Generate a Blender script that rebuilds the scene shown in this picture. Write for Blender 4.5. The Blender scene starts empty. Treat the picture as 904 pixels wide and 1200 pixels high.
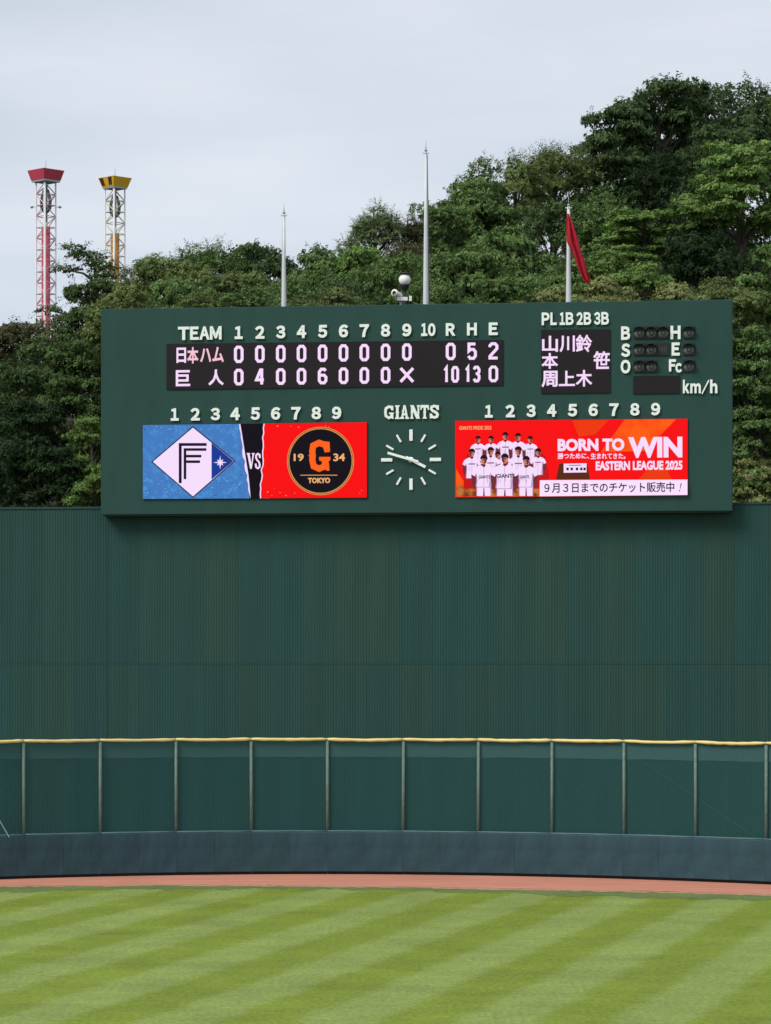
import bpy, math, random
import numpy as np
from mathutils import Vector, Matrix

random.seed(7)
RNG = np.random.default_rng(11)
SC = bpy.context.scene
COL = SC.collection

# ------------------------------------------------------------------ camera
F, CX, HY, CAMZ = 3500.0, 452.0, 765.0, 7.56        # measured on the 904 x 1200 photograph
cam_d = bpy.data.cameras.new('camera')
cam = bpy.data.objects.new('camera', cam_d); COL.objects.link(cam)
cam_d.sensor_fit = 'VERTICAL'; cam_d.sensor_height = 36.0
cam_d.lens = F / 1200.0 * 36.0
cam_d.shift_y = (HY - 600.0) / 1200.0
cam.location = (0, 0, CAMZ); cam.rotation_euler = (math.radians(90), 0, 0)
cam_d.clip_start = 0.5; cam_d.clip_end = 8000
SC.camera = cam

# ------------------------------------------------------------------ sky, sun, exposure
EXPO = 0.45
SUN_EL, SUN_AZ = math.radians(45), math.radians(232)   # azimuth clockwise from +Y: behind the camera, to the left
w = bpy.data.worlds.new('World'); SC.world = w; w.use_nodes = True
nt = w.node_tree; nt.nodes.clear()
N = nt.nodes.new; L = nt.links.new
out = N('ShaderNodeOutputWorld'); bg = N('ShaderNodeBackground'); bg.inputs[1].default_value = 0.1
sky = N('ShaderNodeTexSky'); sky.sky_type = 'NISHITA'; sky.sun_disc = False
sky.sun_elevation = SUN_EL; sky.sun_rotation = SUN_AZ; sky.dust_density = 2.0
tc = N('ShaderNodeTexCoord'); mp = N('ShaderNodeMapping'); mp.inputs['Scale'].default_value = (1, 1, 4.5)
nz = N('ShaderNodeTexNoise'); nz.inputs['Scale'].default_value = 5.0; nz.inputs['Detail'].default_value = 5
nz.inputs['Roughness'].default_value = 0.5
rp = N('ShaderNodeValToRGB')
rp.color_ramp.elements[0].position = 0.3; rp.color_ramp.elements[0].color = (4.35, 4.95, 5.65, 1)
rp.color_ramp.elements[1].position = 0.72; rp.color_ramp.elements[1].color = (5.8, 6.1, 6.7, 1)
sx = N('ShaderNodeSeparateXYZ')
gr = N('ShaderNodeMapRange'); gr.inputs['From Min'].default_value = 0.05; gr.inputs['From Max'].default_value = 0.3
gr.inputs['To Min'].default_value = 1.06; gr.inputs['To Max'].default_value = 0.93
vm = N('ShaderNodeVectorMath'); vm.operation = 'SCALE'
mx = N('ShaderNodeMix'); mx.data_type = 'RGBA'; mx.inputs['Factor'].default_value = 0.94
L(tc.outputs['Generated'], mp.inputs['Vector']); L(mp.outputs[0], nz.inputs['Vector'])
L(nz.outputs['Fac'], rp.inputs['Fac']); L(tc.outputs['Generated'], sx.inputs[0]); L(sx.outputs['Z'], gr.inputs['Value'])
L(rp.outputs['Color'], vm.inputs[0]); L(gr.outputs[0], vm.inputs['Scale'])
L(sky.outputs[0], mx.inputs['A']); L(vm.outputs[0], mx.inputs['B'])
L(mx.outputs['Result'], bg.inputs['Color']); L(bg.outputs[0], out.inputs['Surface'])
sd = bpy.data.lights.new('sun', 'SUN'); sd.energy = 2.0; sd.angle = math.radians(26); sd.color = (1, 0.95, 0.87)
so = bpy.data.objects.new('sun', sd); COL.objects.link(so)
dirv = Vector((math.sin(SUN_AZ) * math.cos(SUN_EL), math.cos(SUN_AZ) * math.cos(SUN_EL), math.sin(SUN_EL)))
so.rotation_euler = dirv.to_track_quat('Z', 'Y').to_euler(); so.location = dirv * 200
SC.view_settings.view_transform = 'Standard'; SC.view_settings.look = 'None'
SC.view_settings.exposure = EXPO; SC.view_settings.gamma = 1.0
try: SC.view_settings.use_curve_mapping = False
except Exception: pass
SC.cycles.max_bounces = 6; SC.cycles.diffuse_bounces = 3; SC.cycles.transparent_max_bounces = 8

# ------------------------------------------------------------------ helpers
def s2l(c):
    return tuple((v / 255 / 12.92) if v / 255 <= 0.04045 else ((v / 255 + 0.055) / 1.055) ** 2.4 for v in c)

def mat_new(name):
    m = bpy.data.materials.new(name); m.use_nodes = True
    nt = m.node_tree; b = nt.nodes['Principled BSDF']
    return m, nt, b

def mat_pbr(name, col, rough=0.6, metal=0.0, var=0.12, scale=3.0, bump=0.0, stretch=(1, 1, 1), spec=0.3, objcol=False):
    m, nt, b = mat_new(name)
    b.inputs['Roughness'].default_value = rough; b.inputs['Metallic'].default_value = metal
    b.inputs['Specular IOR Level'].default_value = spec
    tc = nt.nodes.new('ShaderNodeTexCoord'); mp = nt.nodes.new('ShaderNodeMapping')
    mp.inputs['Scale'].default_value = stretch
    n = nt.nodes.new('ShaderNodeTexNoise'); n.inputs['Scale'].default_value = scale; n.inputs['Detail'].default_value = 6
    r = nt.nodes.new('ShaderNodeValToRGB')
    r.color_ramp.elements[0].position = 0.25; r.color_ramp.elements[1].position = 0.75
    r.color_ramp.elements[0].color = tuple(c * (1 - var) for c in col) + (1,)
    r.color_ramp.elements[1].color = tuple(min(1, c * (1 + var)) for c in col) + (1,)
    nt.links.new(tc.outputs['Object'], mp.inputs[0]); nt.links.new(mp.outputs[0], n.inputs['Vector'])
    nt.links.new(n.outputs['Fac'], r.inputs['Fac'])
    src = r.outputs['Color']
    if objcol:
        oi = nt.nodes.new('ShaderNodeObjectInfo'); mm = nt.nodes.new('ShaderNodeMix'); mm.data_type = 'RGBA'
        mm.blend_type = 'MULTIPLY'; mm.inputs['Factor'].default_value = 1
        nt.links.new(src, mm.inputs['A']); nt.links.new(oi.outputs['Color'], mm.inputs['B']); src = mm.outputs['Result']
    nt.links.new(src, b.inputs['Base Color'])
    if bump:
        bp_ = nt.nodes.new('ShaderNodeBump'); bp_.inputs['Strength'].default_value = 0.6; bp_.inputs['Distance'].default_value = bump
        nt.links.new(n.outputs['Fac'], bp_.inputs['Height']); nt.links.new(bp_.outputs[0], b.inputs['Normal'])
    return m

def mat_emit(name, srgb, k=1.0, var=0.0, scale=4.0, col2=None, lo=0.45, hi=0.6):
    m = bpy.data.materials.new(name); m.use_nodes = True; nt = m.node_tree; nt.nodes.clear()
    e = nt.nodes.new('ShaderNodeEmission'); o = nt.nodes.new('ShaderNodeOutputMaterial')
    g = k / (2 ** EXPO); c = tuple(v for v in s2l(srgb)) + (1,)
    e.inputs['Strength'].default_value = g; e.inputs['Color'].default_value = c
    if col2:
        tc = nt.nodes.new('ShaderNodeTexCoord'); n = nt.nodes.new('ShaderNodeTexNoise'); n.inputs['Scale'].default_value = scale
        n.inputs['Detail'].default_value = 5; n.inputs['Roughness'].default_value = 0.6
        r = nt.nodes.new('ShaderNodeValToRGB'); r.color_ramp.elements[0].position = lo; r.color_ramp.elements[1].position = hi
        r.color_ramp.elements[0].color = c; r.color_ramp.elements[1].color = tuple(s2l(col2)) + (1,)
        nt.links.new(tc.outputs['Object'], n.inputs['Vector']); nt.links.new(n.outputs['Fac'], r.inputs['Fac'])
        nt.links.new(r.outputs['Color'], e.inputs['Color'])
    nt.links.new(e.outputs[0], o.inputs[0])
    return m

def tag(o, label=None, cat=None, group=None, kind=None):
    if label: o['label'] = label
    if cat: o['category'] = cat
    if group: o['group'] = group
    if kind: o['kind'] = kind
    return o

def link(name, me, mats=None, parent=None, loc=None, rot=None):
    o = bpy.data.objects.new(name, me); COL.objects.link(o)
    if mats is not None and me is not None and not me.materials:
        for m in (mats if isinstance(mats, (list, tuple)) else [mats]): me.materials.append(m)
    if parent: o.parent = parent
    if loc is not None: o.location = loc
    if rot is not None: o.rotation_euler = rot
    return o

def thing(name, loc, rz, label, cat, group=None):
    o = bpy.data.objects.new(name, None); COL.objects.link(o); o.empty_display_size = 0.5
    o.location = loc; o.rotation_euler = (0, 0, rz)
    return tag(o, label, cat, group)

class MB:
    """collects faces for one mesh"""
    def __init__(s): s.v = []; s.f = []; s.m = []
    def add(s, vs, fs, mi=0):
        b = len(s.v); s.v += [tuple(v) for v in vs]; s.f += [tuple(b + i for i in f) for f in fs]; s.m += [mi] * len(fs); return s
    def box(s, a, b, mi=0):
        (x0, y0, z0), (x1, y1, z1) = a, b
        vs = [(x0,y0,z0),(x1,y0,z0),(x1,y1,z0),(x0,y1,z0),(x0,y0,z1),(x1,y0,z1),(x1,y1,z1),(x0,y1,z1)]
        return s.add(vs, [(0,3,2,1),(4,5,6,7),(0,1,5,4),(1,2,6,5),(2,3,7,6),(3,0,4,7)], mi)
    def tube(s, pts, rad, n=8, mi=0, cap=True):
        pts = [Vector(p) for p in pts]
        if not isinstance(rad, (list, tuple)): rad = [rad] * len(pts)
        rings = []; t0 = (pts[1] - pts[0]).normalized()
        ref = Vector((0, 0, 1)) if abs(t0.z) < 0.9 else Vector((1, 0, 0))
        vs = []
        for i, p in enumerate(pts):
            t = (pts[min(i + 1, len(pts) - 1)] - pts[max(i - 1, 0)]).normalized()
            a = t.cross(ref).normalized(); b = t.cross(a).normalized()
            for k in range(n):
                an = 2 * math.pi * k / n
                vs.append(p + (a * math.cos(an) + b * math.sin(an)) * rad[i])
        fs = []
        for i in range(len(pts) - 1):
            for k in range(n):
                fs.append((i * n + k, i * n + (k + 1) % n, (i + 1) * n + (k + 1) % n, (i + 1) * n + k))
        if cap:
            fs.append(tuple(range(n - 1, -1, -1))); fs.append(tuple((len(pts) - 1) * n + k for k in range(n)))
        return s.add(vs, fs, mi)
    def lathe(s, prof, n=16, c=(0, 0, 0), mi=0):
        vs = []; fs = []
        for (r, z) in prof:
            for k in range(n):
                an = 2 * math.pi * k / n; vs.append((c[0] + r * math.cos(an), c[1] + r * math.sin(an), c[2] + z))
        for i in range(len(prof) - 1):
            for k in range(n):
                fs.append((i * n + k, i * n + (k + 1) % n, (i + 1) * n + (k + 1) % n, (i + 1) * n + k))
        return s.add(vs, fs, mi)
    def mesh(s, name, smooth=False):
        me = bpy.data.meshes.new(name); me.from_pydata(s.v, [], s.f); me.update()
        if any(s.m): me.polygons.foreach_set('material_index', s.m)
        if smooth: me.polygons.foreach_set('use_smooth', [True] * len(me.polygons))
        return me

def at(px, py, Y):
    return Vector(((px - CX) / F * Y, Y, CAMZ + (HY - py) / F * Y))

# ------------------------------------------------------------------ materials
M = {}
M['board'] = mat_pbr('board_green_paint', (0.016, 0.060, 0.052), 0.7, var=0.12, scale=0.7, stretch=(2, 1, 0.4))
M['letter'] = mat_pbr('white_letter_paint', (0.86, 0.92, 0.88), 0.5, var=0.03)
M['led_off'] = mat_pbr('dark_led_module', (0.011, 0.008, 0.011), 0.75, var=0.15, scale=30)
M['lamp_black'] = mat_pbr('black_lamp_housing', (0.018, 0.02, 0.021), 0.5, var=0.1)
M['lens'] = mat_pbr('unlit_grey_lens', (0.15, 0.165, 0.17), 0.5, var=0.15, scale=8)
M['led'] = mat_emit('lit_led_white', (244, 216, 248), 1.05)
M['led_red'] = mat_emit('lit_led_reddish', (248, 198, 214), 1.0)
M['wall'] = mat_pbr('corrugated_wall_paint', (0.0165, 0.061, 0.052), 0.7, var=0.15, scale=0.6, stretch=(3, 1, 0.2), objcol=True)
M['steel'] = mat_pbr('galvanised_steel', (0.35, 0.37, 0.37), 0.45, metal=0.6, var=0.1)
M['pole_white'] = mat_pbr('pole_pale_grey_paint', (0.62, 0.64, 0.66), 0.4, var=0.05)
M['rope'] = mat_pbr('halyard_rope', (0.16, 0.14, 0.15), 0.9)
M['pad'] = mat_pbr('fence_pad_vinyl', (0.030, 0.069, 0.085), 0.6, var=0.22, scale=1.6, bump=0.03, objcol=True, spec=0.15)
M['post'] = mat_pbr('fence_post_paint', (0.125, 0.18, 0.155), 0.6, var=0.25, scale=7)
M['yellow'] = mat_pbr('yellow_top_padding', (0.74, 0.60, 0.24), 0.6, var=0.12, scale=1.2)
M['flag'] = mat_pbr('red_flag_cloth', (0.42, 0.012, 0.03), 0.8, var=0.15, scale=4)

def mat_net(name, col, alpha):
    m, nt, b = mat_new(name)
    b.inputs['Base Color'].default_value = col + (1,); b.inputs['Roughness'].default_value = 0.9
    b.inputs['Specular IOR Level'].default_value = 0.1
    tc = nt.nodes.new('ShaderNodeTexCoord'); n = nt.nodes.new('ShaderNodeTexNoise'); n.inputs['Scale'].default_value = 1.3
    n.inputs['Detail'].default_value = 4
    r = nt.nodes.new('ShaderNodeMapRange'); r.inputs['To Min'].default_value = alpha - 0.08; r.inputs['To Max'].default_value = alpha + 0.08
    nt.links.new(tc.outputs['Object'], n.inputs['Vector']); nt.links.new(n.outputs['Fac'], r.inputs['Value'])
    tr = nt.nodes.new('ShaderNodeBsdfTransparent'); mxs = nt.nodes.new('ShaderNodeMixShader')
    o = nt.nodes['Material Output']
    nt.links.new(r.outputs[0], mxs.inputs[0]); nt.links.new(tr.outputs[0], mxs.inputs[1]); nt.links.new(b.outputs[0], mxs.inputs[2])
    nt.links.new(mxs.outputs[0], o.inputs['Surface'])
    return m
M['net'] = mat_net('fence_screen_mesh', (0.019, 0.072, 0.074), 0.6)
M['band'] = mat_net('fence_screen_hem', (0.055, 0.135, 0.140), 0.66)

# ------------------------------------------------------------------ ground: grass, warning track, hill
def curve_fit(pts, deg=3):
    a = np.array(pts, float); return np.poly1d(np.polyfit((a[:, 0] - 452) / 452, a[:, 1], deg))
_fy = curve_fit([(0, 1031), (75, 1029), (150, 1027.6), (260, 1025.6), (370, 1024.6), (445, 1025), (520, 1026.2), (640, 1028.4), (754, 1031.6), (830, 1034), (904, 1037.4)], 3)
_ty = curve_fit([(0, 1039.6), (150, 1038.8), (370, 1039.2), (520, 1040.8), (640, 1043.4), (754, 1046.8), (904, 1049)], 3)
def ground_pt(px, f):
    t = (min(max(px, -30), 934) - 452) / 452
    y = float(f(t)); d = F * CAMZ / (y - HY)
    return Vector(((px - CX) / F * d, d))
def curve_pts(f, n=64):
    core = [ground_pt(-30 + 964 * i / n, f) for i in range(n + 1)]
    dl = (core[0] - core[3]).normalized(); dr = (core[-1] - core[-4]).normalized()
    left = []; p = core[0].copy(); d = Vector((dl.x, dl.y))
    for i in range(22):
        p = p + d * 1.25; left.append(p.copy()); d = (Matrix.Rotation(0.012, 2) @ d)
    right = []; p = core[-1].copy(); d = Vector((dr.x, dr.y))
    for i in range(22):
        p = p + d * 1.25; right.append(p.copy()); d = (Matrix.Rotation(-0.012, 2) @ d)
    return left[::-1] + core + right
fence_c = curve_pts(_fy); track_c = curve_pts(_ty)

def mat_grass(name, striped=True, dark=1.0):
    m, nt, b = mat_new(name); b.inputs['Roughness'].default_value = 0.9; b.inputs['Specular IOR Level'].default_value = 0.1
    Nn = nt.nodes.new; Ll = nt.links.new
    tc = Nn('ShaderNodeTexCoord')
    n1 = Nn('ShaderNodeTexNoise'); n1.inputs['Scale'].default_value = 0.35; n1.inputs['Detail'].default_value = 9; n1.inputs['Roughness'].default_value = 0.72
    n2 = Nn('ShaderNodeTexNoise'); n2.inputs['Scale'].default_value = 9; n2.inputs['Detail'].default_value = 8; n2.inputs['Roughness'].default_value = 0.8
    mp = Nn('ShaderNodeMapping'); mp.inputs['Scale'].default_value = (1.0, 0.35, 1)
    Ll(tc.outputs['Object'], n1.inputs['Vector']); Ll(tc.outputs['Object'], mp.inputs[0]); Ll(mp.outputs[0], n2.inputs['Vector'])
    A = (0.212, 0.278, 0.074, 1); B = (0.172, 0.230, 0.032, 1)
    if striped:
        sp = Nn('ShaderNodeSeparateXYZ'); Ll(tc.outputs['Object'], sp.inputs[0])
        my = Nn('ShaderNodeMath'); my.operation = 'MULTIPLY'; my.inputs[1].default_value = -0.273; Ll(sp.outputs['Y'], my.inputs[0])
        ad = Nn('ShaderNodeMath'); ad.operation = 'ADD'; Ll(sp.outputs['X'], ad.inputs[0]); Ll(my.outputs[0], ad.inputs[1])
        wob = Nn('ShaderNodeTexNoise'); wob.inputs['Scale'].default_value = 0.5; wob.inputs['Detail'].default_value = 6; wob.inputs['Roughness'].default_value = 0.65
        Ll(tc.outputs['Object'], wob.inputs['Vector'])
        wm = Nn('ShaderNodeMath'); wm.operation = 'MULTIPLY_ADD'; wm.inputs[1].default_value = 0.9; wm.inputs[2].default_value = 12.85 - 0.45
        Ll(wob.outputs['Fac'], wm.inputs[0])
        a2 = Nn('ShaderNodeMath'); a2.operation = 'ADD'; Ll(ad.outputs[0], a2.inputs[0]); Ll(wm.outputs[0], a2.inputs[1])
        fr = Nn('ShaderNodeMath'); fr.operation = 'MULTIPLY'; fr.inputs[1].default_value = 2 * math.pi / 3.24; Ll(a2.outputs[0], fr.inputs[0])
        cs = Nn('ShaderNodeMath'); cs.operation = 'COSINE'; Ll(fr.outputs[0], cs.inputs[0])
        mr = Nn('ShaderNodeMapRange'); mr.interpolation_type = 'SMOOTHSTEP'
        mr.inputs['From Min'].default_value = -0.5; mr.inputs['From Max'].default_value = 0.5
        Ll(cs.outputs[0], mr.inputs['Value'])
        mx = Nn('ShaderNodeMix'); mx.data_type = 'RGBA'; mx.inputs['A'].default_value = A; mx.inputs['B'].default_value = B
        Ll(mr.outputs[0], mx.inputs['Factor']); src = mx.outputs['Result']
    else:
        rgb = Nn('ShaderNodeRGB'); rgb.outputs[0].default_value = (0.135 * dark, 0.185 * dark, 0.062 * dark, 1); src = rgb.outputs[0]
    # big soft patches and fine turf grain
    hs = Nn('ShaderNodeMapRange'); hs.inputs['From Min'].default_value = 0.3; hs.inputs['From Max'].default_value = 0.7
    hs.inputs['To Min'].default_value = 0.78; hs.inputs['To Max'].default_value = 1.18; Ll(n1.outputs['Fac'], hs.inputs['Value'])
    gs = Nn('ShaderNodeMapRange'); gs.inputs['From Min'].default_value = 0.25; gs.inputs['From Max'].default_value = 0.75
    gs.inputs['To Min'].default_value = 0.56; gs.inputs['To Max'].default_value = 1.44; Ll(n2.outputs['Fac'], gs.inputs['Value'])
    ml = Nn('ShaderNodeMath'); ml.operation = 'MULTIPLY'; Ll(hs.outputs[0], ml.inputs[0]); Ll(gs.outputs[0], ml.inputs[1])
    vs = Nn('ShaderNodeVectorMath'); vs.operation = 'SCALE'; Ll(src, vs.inputs[0]); Ll(ml.outputs[0], vs.inputs['Scale'])
    # a few yellowish dry tufts
    n3 = Nn('ShaderNodeTexNoise'); n3.inputs['Scale'].default_value = 1.7; n3.inputs['Detail'].default_value = 7; n3.inputs['Roughness'].default_value = 0.7
    Ll(tc.outputs['Object'], n3.inputs['Vector'])
    dr = Nn('ShaderNodeMapRange'); dr.inputs['From Min'].default_value = 0.56; dr.inputs['From Max'].default_value = 0.74; dr.inputs['To Max'].default_value = 0.5
    Ll(n3.outputs['Fac'], dr.inputs['Value'])
    m3 = Nn('ShaderNodeMix'); m3.data_type = 'RGBA'; m3.inputs['B'].default_value = (0.25, 0.27, 0.09, 1)
    Ll(dr.outputs[0], m3.inputs['Factor']); Ll(vs.outputs[0], m3.inputs['A'])
    Ll(m3.outputs['Result'], b.inputs['Base Color'])
    bp_ = Nn('ShaderNodeBump'); bp_.inputs['Strength'].default_value = 0.5; bp_.inputs['Distance'].default_value = 0.02
    Ll(n2.outputs['Fac'], bp_.inputs['Height']); Ll(bp_.outputs[0], b.inputs['Normal'])
    return m

# ground base reaching the horizon, with the wooded hill rising behind the wall
def smooth(t):
    t = min(max(t, 0.0), 1.0); return t * t * (3 - 2 * t)
def hill(x, y):
    top = 21.0 + 9.5 * smooth((x + 4) / 20.0)
    s = smooth((y - 113.0) / 52.0) * 0.35 + min(max((y - 113.0) / 52.0, 0), 1) ** 0.8 * 0.65
    far = 1.0 - 0.7 * smooth((y - 190) / 120.0)
    side = 1.0 if abs(x) < 60 else max(0.25, 1 - (abs(x) - 60) / 120)
    bump = 0.5 * math.sin(x * 0.37 + 1.3) * math.sin(y * 0.29) * min(1, s * 4)
    return top * s * far * side + bump - 0.03
g = MB()
ys = [-400, -100, 0, 40, 80, 105, 110, 112] + list(np.arange(113.5, 175, 2.0)) + [180, 195, 215, 240, 270, 320, 420, 600, 1000, 2500, 6000]
xs = [-5000, -1200, -400, -200, -110] + list(np.arange(-60, 61, 3.0)) + [110, 200, 400, 1200, 5000]
idx = [[None] * len(xs) for _ in ys]
for j, y in enumerate(ys):
    for i, x in enumerate(xs):
        z = hill(x, y) if y > 112 else -0.03
        g.v.append((x, y, z))
nx = len(xs)
for j in range(len(ys) - 1):
    for i in range(nx - 1):
        g.f.append((j * nx + i, j * nx + i + 1, (j + 1) * nx + i + 1, (j + 1) * nx + i)); g.m.append(0)
soil = mat_pbr('leaf_litter_soil', (0.045, 0.042, 0.025), 0.95, var=0.5, scale=1.2, bump=0.1)
tag(link('ground', g.mesh('ground', True), soil), kind='structure')

g = MB()
back = [(p.x, p.y) for p in track_c]
v = [(x, y, 0.0) for x, y in back] + [(x * 1.0 + (-25 if x < 0 else 25) * (abs(x) > 12), -20, 0.0) for x, y in back]
# simple strip towards the infield, finer near the track
rows = 30
vs = []; n = len(back)
for r in range(rows + 1):
    t = r / rows
    for (x, y) in back:
        vs.append((x * (1 + 0.25 * t), y + (-20 - y) * t, 0.0))
fs = [(r * n + i, r * n + i + 1, (r + 1) * n + i + 1, (r + 1) * n + i) for r in range(rows) for i in range(n - 1)]
g.add(vs, fs)
M['grass'] = mat_grass('striped_mown_turf')
tag(link('grass_field', g.mesh('grass_field'), M['grass']), kind='structure')

# unstriped header pass along the track, ragged edges
M['grass_edge'] = mat_grass('darker_turf_edge', False, 1.0)
def resample(c, step):
    out = [c[0].copy()]; acc = 0
    for a, b in zip(c, c[1:]):
        Lg = (b - a).length; t = step - acc
        while t <= Lg: out.append(a + (b - a) * (t / Lg)); t += step
        acc = (acc + Lg) % step
    return out
tc_f = resample(track_c, 0.25)
g = MB(); vs = []
for i, p in enumerate(tc_f):
    wv = 1.5 + 0.5 * math.sin(i * 0.07) + random.uniform(-0.5, 0.5)
    vs += [(p.x, p.y + 0.05, 0.004), (p.x, p.y - wv, 0.004)]
g.add(vs, [(2 * i, 2 * i + 1, 2 * i + 3, 2 * i + 2) for i in range(len(tc_f) - 1)])
tag(link('grass_edge_strip', g.mesh('grass_edge_strip'), M['grass_edge']), kind='structure')

# salmon warning track and its sandy edge
M['track'] = mat_pbr('salmon_warning_track_clay', (0.52, 0.22, 0.15), 0.95, var=0.20, scale=1.3, stretch=(0.3, 2, 1))
M['track_edge'] = mat_pbr('sandy_track_edge', (0.38, 0.25, 0.14), 0.95, var=0.3, scale=3.0)
def strip(name, fa, fb, z, mat):
    ca = resample(track_c, 0.25); g = MB(); vs = []
    for i, p in enumerate(ca):
        vs += [(p.x, fa(i, p), z), (p.x, fb(i, p), z)]
    g.add(vs, [(2 * i, 2 * i + 1, 2 * i + 3, 2 * i + 2) for i in range(len(ca) - 1)])
    return tag(link(name, g.mesh(name), mat), kind='structure')
fx = np.array([p.x for p in fence_c]); fyv = np.array([p.y for p in fence_c]); o_ = np.argsort(fx); fx, fyv = fx[o_], fyv[o_]
fence_y = lambda x: float(np.interp(x, fx, fyv))
rj = [random.uniform(-0.22, 0.16) + 0.12 * math.sin(i_ * .31) * math.sin(i_ * .083) for i_ in range(4000)]
strip('sandy_edge', lambda i, p: p.y + 0.5, lambda i, p: p.y - 0.06 + rj[i], 0.008, M['track_edge'])
strip('warning_track', lambda i, p: fence_y(p.x) + 0.6, lambda i, p: p.y + 0.42 + 0.7 * rj[i + 50], 0.012, M['track'])

# ------------------------------------------------------------------ padded wall and netting fence
fc = np.array([(p.x, p.y) for p in fence_c]); o_ = np.argsort(fc[:, 0]); fc = fc[o_]
seg = np.r_[0, np.cumsum(np.hypot(*np.diff(fc, axis=0).T))]
def fs_at(s): return Vector((float(np.interp(s, seg, fc[:, 0])), float(np.interp(s, seg, fc[:, 1]))))
def s_at_px(px):
    # where the curve is crossed by the vertical line px of the photograph
    q = CX + F * fc[:, 0] / fc[:, 1]
    return float(np.interp(px, q, seg))
post_px = [30, 119, 207.3, 295.3, 384, 472, 559.5, 645.7, 730, 813.7, 896]
post_s = [s_at_px(p) for p in post_px]
dS = np.mean(np.diff(post_s))
s0 = post_s[0] - dS
while s0 > 1: post_s.insert(0, s0); s0 -= dS
s0 = post_s[-1] + dS
while s0 < seg[-1] - 1: post_s.append(s0); s0 += dS

padwall = thing('padded_wall', (0, 0, 0), 0, 'dark blue green padded vinyl wall along the warning track under the netting fence', 'padded wall')
PADH = 1.50
def pad_mesh(wd, k):
    g = MB(); r = random.Random(k); nu, T = 9, 0.30
    prof = [(0.03, 0.10), (0.0, 0.12), (-0.012, 0.55), (-0.012, 1.0), (0.0, PADH - 0.07), (0.035, PADH - 0.015), (0.09, PADH), (T, PADH)]
    vs = []
    for j, (y, z) in enumerate(prof):
        for i in range(nu + 1):
            u = i / nu; e = 0
            dz = r.uniform(-.012, .008) if 3 < j < 6 else 0
            dy = r.uniform(-.006, .006) if 0 < j < 5 else 0
            vs.append((u * wd, y + e + dy, z + dz))
    fs = [(j * (nu + 1) + i, j * (nu + 1) + i + 1, (j + 1) * (nu + 1) + i + 1, (j + 1) * (nu + 1) + i) for j in range(len(prof) - 1) for i in range(nu)]
    # end cheeks and underside
    L0 = [j * (nu + 1) for j in range(len(prof))]; R0 = [j * (nu + 1) + nu for j in range(len(prof))]
    b = len(vs); vs += [(0, T, 0.10), (wd, T, 0.10)]
    fs += [tuple(L0 + [b]), tuple([b + 1] + R0[::-1]), (0, b, b + 1, nu)]
    return g.add(vs, fs).mesh('pad')
pw = dS / 2
pad_meshes = [pad_mesh(1.0, k) for k in range(6)]
for me in pad_meshes: me.materials.append(M['pad'])
k = 0
for i in range(len(post_s) - 1):
    for h in range(2):
        a = fs_at(post_s[i] + (post_s[i + 1] - post_s[i]) * h / 2 ); b = fs_at(post_s[i] + (post_s[i + 1] - post_s[i]) * (h + 1) / 2)
        o = bpy.data.objects.new('pad', pad_meshes[k % 6]); COL.objects.link(o); o.parent = padwall
        d = b - a; o.location = (a.x, a.y, 0); o.rotation_euler = (0, 0, math.atan2(d.y, d.x)); o.scale = ((d.length - 0.003), 1, 1)
        t = random.uniform(0.97, 1.03); o.color = (t * random.uniform(.97, 1.03), t, t * random.uniform(.97, 1.04), 1); k += 1
M['pad_highlight'] = mat_pbr('pad_edge_highlight', (0.085, 0.16, 0.185), 0.55, var=0.15, scale=2)  # lighter strip paints the sky highlight along the rounded pad tops
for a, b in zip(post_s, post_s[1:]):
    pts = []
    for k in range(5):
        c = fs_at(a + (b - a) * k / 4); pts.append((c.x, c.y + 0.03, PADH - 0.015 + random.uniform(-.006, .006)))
    link('top_highlight', MB().tube(pts, 0.03, 6).mesh('top_highlight', True), M['pad_highlight'], padwall)
g = MB()
for a, b in zip(post_s, post_s[1:]):
    p, q = fs_at(a), fs_at(b); dn = (q - p).normalized(); nn = Vector((-dn.y, dn.x))
    p1, q1 = p + nn * 0.2, q + nn * 0.2; p2, q2 = p + nn * 0.29, q + nn * 0.29
    g.add([(p1.x,p1.y,-.02),(q1.x,q1.y,-.02),(q2.x,q2.y,-.02),(p2.x,p2.y,-.02),(p1.x,p1.y,.098),(q1.x,q1.y,.098),(q2.x,q2.y,.098),(p2.x,p2.y,.098)],
          [(0,1,5,4),(1,2,6,5),(2,3,7,6),(3,0,4,7),(4,5,6,7)])
link('gap_shade_strip', g.mesh('gap_shade_strip'), M['lamp_black'], padwall)  # near-black strip paints in the shade of the gap under the pads

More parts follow.
